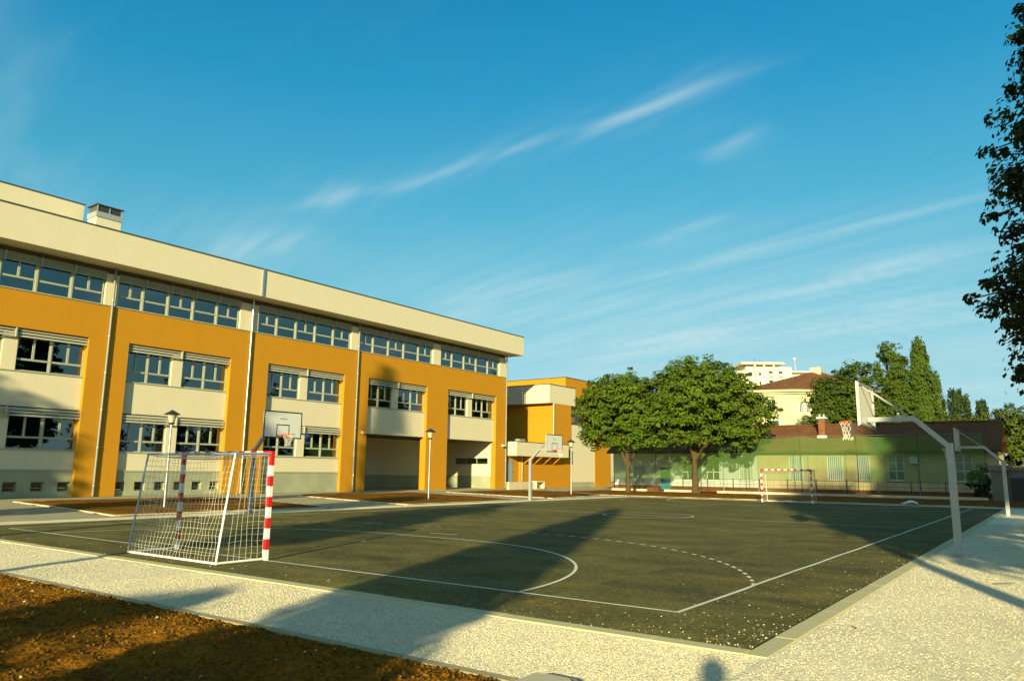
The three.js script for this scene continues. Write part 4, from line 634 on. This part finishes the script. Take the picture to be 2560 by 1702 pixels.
// ------------------------------------------------------------------ house and tower behind
{
  const S = thing('cream_house', 'tall cream house with a brown hipped roof behind the low house', 'building');
  // axes: left face and right face meet at a corner towards the court
  const C = [-13.7, 93.2], L = [-19.6, 91.4], R = [-4.5, 99.6], up = 12.3;
  const wl = (a, b, h0, h1, th = 0.4) => { const dx = b[0] - a[0], dy = b[1] - a[1], l = Math.hypot(dx, dy), nx = -dy / l * th, ny = dx / l * th; return slab([[a[0], a[1]], [b[0], b[1]], [b[0] + nx, b[1] + ny], [a[0] + nx, a[1] + ny]], h0, h1); };
  const back = [R[0] - 5.5, R[1] + 9], bl = [L[0] - 5.5, L[1] + 9];
  mesh('wall', wl(L, C, 0, up), M.houseWall, S); mesh('wall', wl(C, R, 0, up), M.houseWall, S); mesh('wall', slab([[R[0], R[1]], [back[0], back[1]], [bl[0], bl[1]], [L[0], L[1]], [L[0] - 0.2, L[1] + 0.5], [bl[0] + 0.5, bl[1] - 0.3], [back[0] - 0.2, back[1] - 0.4], [R[0] - 0.4, R[1] + 0.2]], 0, up - 0.01), M.houseWall, S);
  const o = 0.55, ring = (e, h0, h1) => { const cx = (L[0] + C[0] + R[0] + back[0] + bl[0]) / 5, cy = (L[1] + C[1] + R[1] + back[1] + bl[1]) / 5; return slab([L, C, R, back, bl].map(([x, y]) => { const d = Math.hypot(x - cx, y - cy); return [x + (x - cx) / d * e, y + (y - cy) / d * e]; }), h0, h1); };
  mesh('cornice', ring(0.35, up, up + 0.25), M.houseWall, S); mesh('eaves', ring(0.75, up + 0.252, up + 0.55), M.houseWall, S);
  const apex = P3(-11.9, 98.6, 15.9), ap2 = P3(-16.6, 99.0, 14.0); const rp = [L, C, R, back, bl].map(([x, y]) => { const cx = -12, cy = 98, d = Math.hypot(x - cx, y - cy); return P3(x + (x - cx) / d * 0.8, y + (y - cy) / d * 0.8, up + 0.56); });
  const tri = []; for (let i = 0; i < 5; i++) { const a = rp[i], b = rp[(i + 1) % 5]; tri.push(a.x, a.y, a.z, b.x, b.y, b.z, apex.x, apex.y, apex.z); } const uvs = []; for (let i = 0; i < tri.length; i += 3) uvs.push(tri[i], tri[i + 2]);
  mesh('roof', setGeo(tri, null, uvs), M.tile, S);
  mesh('small_roof', setGeo([rp[0].x, rp[0].y, rp[0].z, rp[1].x, rp[1].y, rp[1].z, ap2.x, ap2.y, ap2.z, rp[4].x, rp[4].y, rp[4].z, rp[0].x, rp[0].y, rp[0].z, ap2.x, ap2.y, ap2.z, rp[1].x, rp[1].y, rp[1].z, apex.x, apex.y, apex.z, ap2.x, ap2.y, ap2.z], null, [0, 0, 5, 0, 3, 3, 0, 0, 5, 0, 3, 3, 0, 0, 5, 0, 3, 3]), M.tile, S);
  mesh('roof_chimney', bx(-12.6, -11.2, 98.0, 99.4, 15.3, 16.3), M.houseWall, S);
  const put = (a, b, t, w, h0, h1) => { const dx = b[0] - a[0], dy = b[1] - a[1], l = Math.hypot(dx, dy), x = a[0] + dx * t, y = a[1] + dy * t, nx = dy / l, ny = -dx / l, ang = Math.atan2(dy, dx);
    const g = (w2, y0, y1, d0, d1, off = 0) => { const q = new THREE.BoxGeometry(w2, y1 - y0, d1 - d0); q.translate(off, (y0 + y1) / 2, -(d0 + d1) / 2 * -1); q.rotateY(ang); q.translate(x, 0, -y); return metreUV(q); };
    const f = mesh('window', [g(w + 0.16, h1, h1 + 0.08, 0, 0.05), g(w + 0.2, h0 - 0.1, h0, 0, 0.1), g(0.08, h0, h1, 0, 0.05, -w / 2 - 0.04), g(0.08, h0, h1, 0, 0.05, w / 2 + 0.04), g(0.06, h0, h1, 0.002, 0.04)], M.white, S);
    mesh('pane', g(w, h0, h1, 0.001, 0.02), M.glassFar, f); return f; };
  const wf = put(L, C, 0.55, 1.0, 10.5, 11.6); put(L, C, 0.58, 1.3, 6.9, 8.8);
  for (const t of [0.085, 0.165, 0.245, 0.325, 0.41]) put(C, R, t, 0.4, 9.9, 11.3);
}
{
  const S = thing('apartment_tower', 'pale high apartment tower far behind the cream house', 'building');
  // depth about 255 m; facade faces the court
  const dir = [0.811, 0.585], n = [0.585, -0.811], O0 = [-66.0, 250.5];
  const pt = (s, d) => [O0[0] + dir[0] * s + n[0] * d, O0[1] + dir[1] * s + n[1] * d];
  const blk = (s0, s1, d0, d1, h0, h1) => slab([pt(s0, d1), pt(s1, d1), pt(s1, d0), pt(s0, d0)], h0, h1);
  mesh('block', blk(-2.6, 9.8, -12, 0.0, 0, 38.3), M.towerWall, S); mesh('block', blk(-5.6, -2.602, -13, -1.2, 0, 38.6), M.towerWall, S); mesh('block', blk(-8.3, -5.602, -13, -2.6, 0, 37.3), M.towerWall, S); mesh('block', blk(-9.6, -8.302, -13, -3.6, 0, 36.2), M.towerWall, S);
  mesh('roof_slab', blk(-7.6, 7.2, -12.5, 0.6, 39.2, 39.9), M.towerWall, S); mesh('roof_recess', blk(-6.5, 6.4, -11.5, -3.2, 38.602, 39.198), M.towerWall, S);
  for (const s of [-3, 0.2, 3.5]) mesh('roof_column', blk(s, s + 0.5, -0.7, 0.1, 38.302, 39.198), M.towerWall, S);
  mesh('block', blk(9.802, 24, -22, -6, 0, 36.6), M.towerWall, S); mesh('roof_slab', blk(9.81, 19, -22, -6, 37.4, 37.9), M.towerWall, S); mesh('roof_recess', blk(10.5, 18.4, -21, -9, 36.602, 37.398), M.towerWall, S);
  for (let f = 0; f < 8; f++) { const h = 35.2 - f * 3.15;
    for (const s of [2.6, 6.0]) { const w = mesh('balcony', blk(s - 0.8, s + 0.8, 0.002, 0.9, h - 0.2, h + 0.75), M.towerWall, S); mesh('balcony_opening', blk(s - 0.7, s + 0.7, 0.003, 0.02, h + 0.752, h + 1.7), M.glassFar, w); }
    mesh('window', blk(-1.5, -0.8, 0.002, 0.05, h, h + 1.2), M.glassFar, S); mesh('window', blk(-4.8, -3.4, -1.198, -1.12, h, h + 1.5), M.glassFar, S); mesh('window', blk(-7.9, -6.9, -2.598, -2.5, h - 0.5, h + 1), M.glassFar, S);
    for (const s of [12.0, 15.4]) mesh('window', blk(s - 0.6, s + 0.6, -5.998, -5.9, h - 0.6, h + 0.4), M.glassFar, S); }
  for (const s of [-2.4, 1.1, 4.5, 8.2]) mesh('wall_rib', blk(s, s + 0.35, 0.002, 0.25, 0, 38.2), M.towerWall, S);
  for (const [s, h] of [[-1.2, 2.4], [0.6, 1.7], [2.0, 1.2]]) mesh('antenna', rod(P3(...pt(s, -5), 39.9), P3(...pt(s, -5), 39.9 + h), 0.06), M.iron, S);
  const m = thing('roof_mast', 'thin mast with a white ball beside the apartment tower', 'mast'); m.position.copy(P3(...pt(15.2, -10), 0)); mesh('pole', rod(new THREE.Vector3(0, 36.6, 0), new THREE.Vector3(-0.3, 42.4, 0), 0.25, 0.12), M.galv, m); mesh('ball', new THREE.IcosahedronGeometry(0.5, 2).translate(-0.3, 42.8, 0), M.white, m);
}

// ------------------------------------------------------------------ trees beyond the low house
const back = 'trees beyond the low house';
const at85 = (x, d) => { const f = 1878.8, a = (x - 1280) / f; return [14.11 + d * (-0.585 + a * 0.811), -9.39 + d * (0.811 + a * 0.585)]; };
const L0 = (x, y, z, r, h) => [x, y, z, r, h, r];
broadTree({ name: 'broadleaf_tree', label: 'dark round leafy tree right of the cream house, behind the board', group: back, at: at85(2115, 84), lobes: [L0(0, 9.2, 0, 3.4, 3.6), L0(1.2, 12.2, 0, 2.0, 2.4), L0(-1.8, 10.4, 0, 2.2, 2.2), L0(2.6, 8.5, 0, 2.4, 2.6)], fork: 3, clumps: 480, per: 60, leaf: 0.15, clumpR: 0.75, hue: [0.058, 0.100, 0.007] });
broadTree({ name: 'broadleaf_tree', label: 'small leafy tree beside the brick chimney of the low house', group: back, at: at85(2045, 80), lobes: [L0(0, 6.6, 0, 1.5, 1.8), L0(0.7, 8.6, 0, 0.9, 1.0), L0(-0.7, 5.6, 0, 1.3, 1.2)], fork: 2.5, r: 0.15, clumps: 90, per: 60, leaf: 0.13, clumpR: 0.5, hue: [0.085, 0.13, 0.012] });
broadTree({ name: 'pine_tree', label: 'tall bushy pine left of the big cypress', group: back, at: at85(2245, 87), lobes: [L0(0, 9.5, 0, 2.6, 3.6), L0(-0.4, 13.6, 0, 1.9, 2.4), L0(0.9, 11.6, 0, 1.7, 2.4), L0(-0.3, 16.0, 0, 1.2, 1.4), L0(-1.6, 7.0, 0, 2.2, 2.4)], fork: 4, clumps: 560, per: 70, leaf: 0.12, clumpR: 0.7, hue: [0.070, 0.122, 0.008] });
conifer({ label: 'tall broad cypress, highest of the far trees', group: back, at: at85(2312, 92), H: 18.6, R: 2.4, profile: (h) => Math.pow(1 - h, 0.62) * (0.65 + 0.35 * sstep(0, 0.25, h)), n: 26000, tufts: 620, leaf: 0.15, hue: [0.062, 0.110, 0.010] });
conifer({ label: 'cypress leaning against the right of the highest cypress', group: back, at: at85(2345, 95), H: 14.6, R: 1.9, profile: (h) => Math.pow(1 - h, 0.6), n: 14000, tufts: 380, leaf: 0.15, hue: [0.058, 0.100, 0.010] });
conifer({ label: 'dark stubby conifer right of the cypresses', group: back, at: at85(2396, 98), H: 12.9, R: 1.7, profile: (h) => 0.75 * Math.pow(1 - h, 0.3) + 0.1, n: 9000, tufts: 240, leaf: 0.15, hue: [0.035, 0.065, 0.014] });
conifer({ label: 'thin spiky conifer right of the stubby one', group: back, at: at85(2421, 98), H: 12.9, R: 1.1, profile: cone, n: 5000, tufts: 200, leaf: 0.14, hue: [0.035, 0.06, 0.014] });
conifer({ label: 'rounded dark conifer near the gable of the low house', group: back, at: at85(2458, 98), H: 11.6, R: 1.7, profile: (h) => Math.sqrt(1 - h), n: 9000, tufts: 240, leaf: 0.15, hue: [0.032, 0.058, 0.014] });
broadTree({ name: 'garden_bush', label: 'yellow green bushes showing over the roof ridge', group: back, at: at85(2425, 88), lobes: [L0(0, 6.8, 0, 2.2, 1.9), L0(-2.3, 6.9, 0, 1.8, 1.6), L0(2.2, 6.9, 0, 1.8, 1.9), L0(-4.2, 6.6, 0, 1.6, 1.8), L0(4.0, 6.6, 0, 1.6, 1.9)], fork: 3, clumps: 300, per: 60, leaf: 0.13, clumpR: 0.6, hue: [0.085, 0.12, 0.012] });
broadTree({ name: 'broadleaf_tree', label: 'leafy tree right of the white gable of the low house', group: back, at: at85(2535, 76), lobes: [L0(0, 5.2, 0, 2.6, 3.2), L0(-0.6, 7.6, 0, 1.4, 1.4), L0(2.4, 6, 0, 2.6, 3)], fork: 2.5, clumps: 260, per: 60, leaf: 0.13, clumpR: 0.65, hue: [0.072, 0.112, 0.010] });
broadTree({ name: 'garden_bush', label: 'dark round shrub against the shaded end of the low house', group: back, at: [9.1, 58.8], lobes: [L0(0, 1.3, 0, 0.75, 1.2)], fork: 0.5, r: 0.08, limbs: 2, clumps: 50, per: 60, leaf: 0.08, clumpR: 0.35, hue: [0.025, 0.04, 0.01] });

// ------------------------------------------------------------------ trees on the right and behind the photographer, whose shade lies on the court
const AC = (a, c) => [a * -0.373 + c * 0.927, a * 0.927 + c * 0.373]; // along / across the sun's direction on the ground
const rowR = 'trees along the right side of the court';
const tallCrown = (r, h0, h1, off = 0) => { const o = [], n = Math.round((h1 - h0) / (r * 1.1)); for (let i = 0; i <= n; i++) { const t = i / n; o.push([off, h0 + r + (h1 - h0 - 2 * r) * t, 0, r * (1 - 0.35 * t * t), r * 1.15, r * (1 - 0.35 * t * t)]); } return o; };
const shadeTree = (label, p, r, h0, h1, off, extra = {}) => broadTree({ name: 'roadside_tree', label, group: rowR, at: p, lobes: tallCrown(r, h0, h1, off), fork: h0 + 0.6, r: 0.17, limbs: 5, clumps: 260, per: 34, leaf: 0.17, clumpR: 0.7, hue: [0.05, 0.075, 0.01], shell: 0.35, ...extra });
shadeTree('slim tree right of the photographer, nearest of the right row', [16.5, -3.6], 1.9, 3.5, 13, 1.9, { clumps: 420, per: 44 });
shadeTree('second tree of the right row, outside the frame', [16.7, 0.8], 2.1, 3.6, 14, 1.0, { clumps: 420, per: 44 });
broadTree({ name: 'roadside_tree', label: 'tall dark tree filling the right edge of the picture', group: rowR, at: [16.95, 8.2], lobes: [L0(-0.3, 4.3, 0, 3.0, 1.3), L0(-0.5, 5.3, 0.2, 3.1, 1.2), L0(0.1, 6.2, 0, 3.0, 1.2), L0(-0.6, 7.4, 0, 3.0, 1.2), L0(-0.4, 8.7, 0.1, 3.0, 1.2), L0(-0.1, 10.0, 0, 2.9, 1.2), L0(0.1, 11.4, 0, 2.8, 1.3), L0(0.3, 12.8, 0, 2.4, 1.3), L0(0.4, 14.2, 0, 1.7, 1.3)], fork: 3.0, r: 0.2, limbs: 9, clumps: 2300, per: 48, leaf: 0.065, clumpR: 0.36, hue: [0.036, 0.050, 0.006], shell: 0.55 });  // leaf hue darkened to paint in the shade cast by neighbouring trees
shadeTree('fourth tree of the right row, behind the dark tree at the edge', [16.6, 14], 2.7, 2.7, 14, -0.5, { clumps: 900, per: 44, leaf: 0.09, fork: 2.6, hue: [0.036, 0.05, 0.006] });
shadeTree('tree of a second row right of the photographer', [20.6, -1.5], 2.8, 6.6, 17, 0, { clumps: 420 });
shadeTree('second tree of the second row on the right', [21.5, 5], 2.8, 6.8, 17, 0, { clumps: 420 });
shadeTree('tree beyond the dark tree at the right edge', [19.5, 27], 3.2, 2.5, 15, 0);
shadeTree('tree far along the right gravel area', [20.5, 38], 3.2, 2.5, 14, 0);
shadeTree('tree of the right row near the stone wall', [21, 48], 3.2, 2.2, 14, 0);
for (const [k, v] of [58, 68, 78, 89, 101, 113].entries()) shadeTree(['first', 'second', 'third', 'fourth', 'fifth', 'sixth'][k] + ' tree beyond the stone wall, right of the frame', [24 + (k % 2) * 2, v], 3.6, 1.6, [12, 15, 11, 14, 12, 15][k], 0, { per: 30, leaf: 0.2 });
shadeTree('tall tree right of the frame, shading the end of the low house', AC(8, 26.2), 2.6, 4, 22, 0, { clumps: 700, leaf: 0.22 });
shadeTree('second tall tree shading the end of the low house', AC(14, 29.2), 2.8, 4, 21, 0, { clumps: 700, leaf: 0.22 });
shadeTree('third tall tree shading the end of the low house', AC(20, 32.4), 2.8, 4, 20, 0, { clumps: 700, leaf: 0.22 });
const rowB = 'trees behind the photographer';
conifer({ label: 'narrow cypress left of the photographer', group: rowB, at: AC(-16, 5.7), H: 9.6, R: 1.55, profile: (h) => Math.pow(1 - h, 0.75), n: 12000, tufts: 420, leaf: 0.13 });
broadTree({ name: 'garden_bush', label: 'low round shrub behind the near soil bed', group: rowB, at: AC(-17, 2.4), lobes: [L0(0, 1.9, 0, 1.25, 1.35)], fork: 0.6, r: 0.08, limbs: 3, clumps: 70, per: 60, leaf: 0.1, clumpR: 0.45, hue: [0.05, 0.08, 0.01] });
broadTree({ name: 'roadside_tree', label: 'tree with a bare trunk behind the near soil bed', group: rowB, at: AC(-14, -1.9), lobes: [L0(0.9, 5.6, 0, 2.2, 1.8), L0(0.9, 7.6, 0, 1.9, 1.6), L0(1.2, 9.2, 0, 1.1, 1.2)], fork: 4, r: 0.14, limbs: 4, clumps: 150, per: 50, leaf: 0.14, clumpR: 0.6, shell: 0.35 });
broadTree({ name: 'roadside_tree', label: 'tall bare stemmed tree left of the soil bed', group: rowB, at: AC(-12, -7.6), lobes: [L0(0, 8.0, 0, 1.7, 1.6), L0(0, 10.2, 0, 1.3, 1.4)], fork: 6.2, r: 0.13, limbs: 4, clumps: 110, per: 50, leaf: 0.14, clumpR: 0.6, shell: 0.35 });
conifer({ label: 'very tall cypress at the left, outside the frame', group: rowB, at: AC(5, -15.9), H: 20.0, R: 1.5, profile: (h) => Math.pow(1 - h, 0.6), n: 14000, tufts: 460, leaf: 0.16 });
broadTree({ name: 'roadside_tree', label: 'round tree near the left end of the school', group: rowB, at: AC(0, -27.0), lobes: [L0(0, 7.4, 0, 2.2, 2.6), L0(0.3, 9.6, 0, 1.6, 1.7), L0(0, 5, 0, 2, 2)], fork: 2.6, r: 0.2, limbs: 4, clumps: 200, per: 46, leaf: 0.15, clumpR: 0.65, shell: 0.3 });

// ------------------------------------------------------------------ small things on the ground
{
  const c = thing('concrete_cover', 'pale concrete cover slab with a steel edge in the gravel at the bottom', 'cover slab');
  mesh('slab', slab([[10.24, -4.9], [10.27, -3.68], [10.36, -3.62], [10.60, -3.62], [10.68, -3.7], [10.95, -4.9]], -0.1, 0.035, 0.012), M.kerbPale, c);
  mesh('steel_edge', [bar(P3(10.36, -3.585, 0.02), P3(10.66, -3.585, 0.02), 0.03, 0.02), bar(P3(10.68, -3.6, 0.02), P3(10.98, -4.85, 0.02), 0.03, 0.02)], M.bracket, c);
}
function twig(u, v, len, ang, label) { const p = gravH(u, v) + 0.02, a = P3(u - Math.cos(ang) * len / 2, v - Math.sin(ang) * len / 2, p), b = P3(u + Math.cos(ang) * len / 2, v + Math.sin(ang) * len / 2, p + 0.01); const t = mesh('twig', limb(a, b, 0.007, 0.004, new THREE.Vector3(0, 0.01, 0.02), 4), M.bark); tag(t, label, 'twig', 'twigs on the gravel'); }
twig(12.55, -3.6, 0.22, 0.9, 'short dark twig on the gravel nearest the frame bottom'); twig(13.1, -2.9, 0.26, 1.1, 'dark twig on the right gravel, second from the bottom'); twig(12.0, 0.4, 0.14, 2.2, 'dark twig on the gravel beside the court kerb'); twig(13.2, 5.9, 0.35, 0.5, 'dark twig in the shade stripe behind the hoop pole');
{ const l = mesh('paper_scrap', (() => { const g = new THREE.PlaneGeometry(0.9, 0.6, 6, 4); const p = g.attributes.position; for (let i = 0; i < p.count; i++) p.setZ(i, 0.16 * vnoise(p.getX(i) * 4, p.getY(i) * 4, 181) + 0.18 * Math.exp(-(p.getX(i) ** 2 + p.getY(i) ** 2) * 6)); g.rotateX(-Math.PI / 2); g.computeVertexNormals(); return g; })(), M.white); l.position.copy(P3(6.6, 42.4, -0.01)); tag(l, 'crumpled white sheet lying beyond the far right court corner', 'sheet'); }

// ------------------------------------------------------------------ the photographer, whose shadow falls on the gravel
{
  const H = 2.06 / 1.80, base = [14.30, -9.66];
  const J = { // local: x right, y up, z towards the viewer's back (camera looks to -z)
    head: [0, 1.66, -0.02], neck: [0, 1.50, 0.01], chest: [0, 1.30, 0.02], waist: [0, 1.08, 0.02], hip: [0, 0.95, 0.02],
    sl: [-0.19, 1.42, 0.02], sr: [0.19, 1.42, 0.02], el: [-0.27, 1.22, -0.12], er: [0.27, 1.22, -0.12], wl: [-0.10, 1.50, -0.20], wr: [0.10, 1.50, -0.20],
    hl: [-0.10, 0.92, 0.02], hr: [0.10, 0.92, 0.02], kl: [-0.14, 0.50, 0.0], kr: [0.14, 0.50, 0.02], al: [-0.16, 0.09, 0.05], ar: [0.16, 0.09, 0.07], tl: [-0.18, 0.035, -0.14], tr: [0.18, 0.035, -0.12],
  };
  const bones = [['head', 'head', 0.105, 0.105], ['neck', 'head', 0.058, 0.07], ['neck', 'chest', 0.06, 0.15], ['chest', 'waist', 0.155, 0.135], ['waist', 'hip', 0.135, 0.15], ['sl', 'sr', 0.085, 0.085], ['sl', 'el', 0.062, 0.048], ['sr', 'er', 0.062, 0.048], ['el', 'wl', 0.046, 0.034], ['er', 'wr', 0.046, 0.034], ['hl', 'kl', 0.095, 0.066], ['hr', 'kr', 0.095, 0.066], ['kl', 'al', 0.064, 0.042], ['kr', 'ar', 0.064, 0.042], ['al', 'tl', 0.045, 0.035], ['ar', 'tr', 0.045, 0.035]];
  const smin = (a, b, k) => { const h = clamp(0.5 + 0.5 * (b - a) / k, 0, 1); return b + (a - b) * h - k * h * (1 - h); };
  const sdf = (x, y, z) => { let d = 1e3; for (const [a, b, r0, r1] of bones) { const A = J[a], B = J[b], ex = B[0] - A[0], ey = B[1] - A[1], ez = B[2] - A[2], L = ex * ex + ey * ey + ez * ez, t = L ? clamp(((x - A[0]) * ex + (y - A[1]) * ey + (z - A[2]) * ez) / L, 0, 1) : 0; const q = Math.hypot(x - A[0] - t * ex, y - A[1] - t * ey, z - A[2] - t * ez) - (r0 + (r1 - r0) * t); d = smin(d, q, 0.05); } return d; };
  const n = 84, mc = new MarchingCubes(n, new THREE.MeshStandardMaterial(), false, false, 60000); mc.isolation = 0;
  const half = n / 2; // grid spans [-1, 1]; scale 0.96
  for (let k = 0; k < n; k++) for (let j = 0; j < n; j++) for (let i = 0; i < n; i++) mc.field[k * n * n + j * n + i] = -sdf((i - half) / half * 0.96, (j - half) / half * 0.96 + 0.9, (k - half) / half * 0.96);
  mc.update();
  const cnt = mc.count, g = new THREE.BufferGeometry(), pa = new Float32Array(cnt * 3), na = new Float32Array(cnt * 3), ca = new Float32Array(cnt * 3);
  for (let i = 0; i < cnt; i++) { const x = mc.positionArray[i * 3] * 0.96, y = mc.positionArray[i * 3 + 1] * 0.96 + 0.9, z = mc.positionArray[i * 3 + 2] * 0.96; pa.set([x, y, z], i * 3); na.set([mc.normalArray[i * 3], mc.normalArray[i * 3 + 1], mc.normalArray[i * 3 + 2]], i * 3); const c = y > 1.52 || (z < -0.14 && y > 1.3) ? [0.45, 0.26, 0.17] : y > 0.98 ? [0.09, 0.12, 0.18] : y > 0.1 ? [0.05, 0.055, 0.07] : [0.03, 0.03, 0.03]; ca.set(c, i * 3); }
  g.setAttribute('position', new THREE.BufferAttribute(pa, 3)); g.setAttribute('normal', new THREE.BufferAttribute(na, 3)); g.setAttribute('color', new THREE.BufferAttribute(ca, 3));
  const t = thing('person', 'standing person in dark clothes behind the viewpoint, casting the head shadow', 'person'); t.position.copy(P3(base[0], base[1], -0.01)); t.rotation.y = 0.6249; t.scale.setScalar(H);
  mesh('body', g, std([1, 1, 1], { vertexColors: true, roughness: 0.9 }), t);
  const hair = new THREE.SphereGeometry(0.118, 20, 14, 0, Math.PI * 2, 0, Math.PI * 0.55); hair.rotateX(0.35); hair.scale(0.92, 1.02, 1.05); hair.translate(0, 1.685, 0.0); mesh('hair', hair, std([0.03, 0.02, 0.015]), t);
  const f = []; for (const s of [-1, 1]) for (let k = 0; k < 4; k++) { const L = [0.075, 0.085, 0.08, 0.065][k], y = 1.535 - k * 0.02; f.push(rod(new THREE.Vector3(s * 0.10, y, -0.205), new THREE.Vector3(s * 0.075, y + 0.008, -0.215 - L * 0.45), 0.009, 0.009, 6), rod(new THREE.Vector3(s * 0.075, y + 0.008, -0.215 - L * 0.45), new THREE.Vector3(s * 0.045, y + 0.006, -0.215 - L * 0.5), 0.009, 0.007, 6)); }
  for (const s of [-1, 1]) f.push(rod(new THREE.Vector3(s * 0.10, 1.49, -0.20), new THREE.Vector3(s * 0.06, 1.475, -0.2), 0.011, 0.009, 6));
  mesh('hand', f, std([0.45, 0.26, 0.17]), t);
}

scene.traverse((o) => { if (o.isMesh) { o.castShadow = true; o.receiveShadow = true; } });
renderer.render(scene, camera);
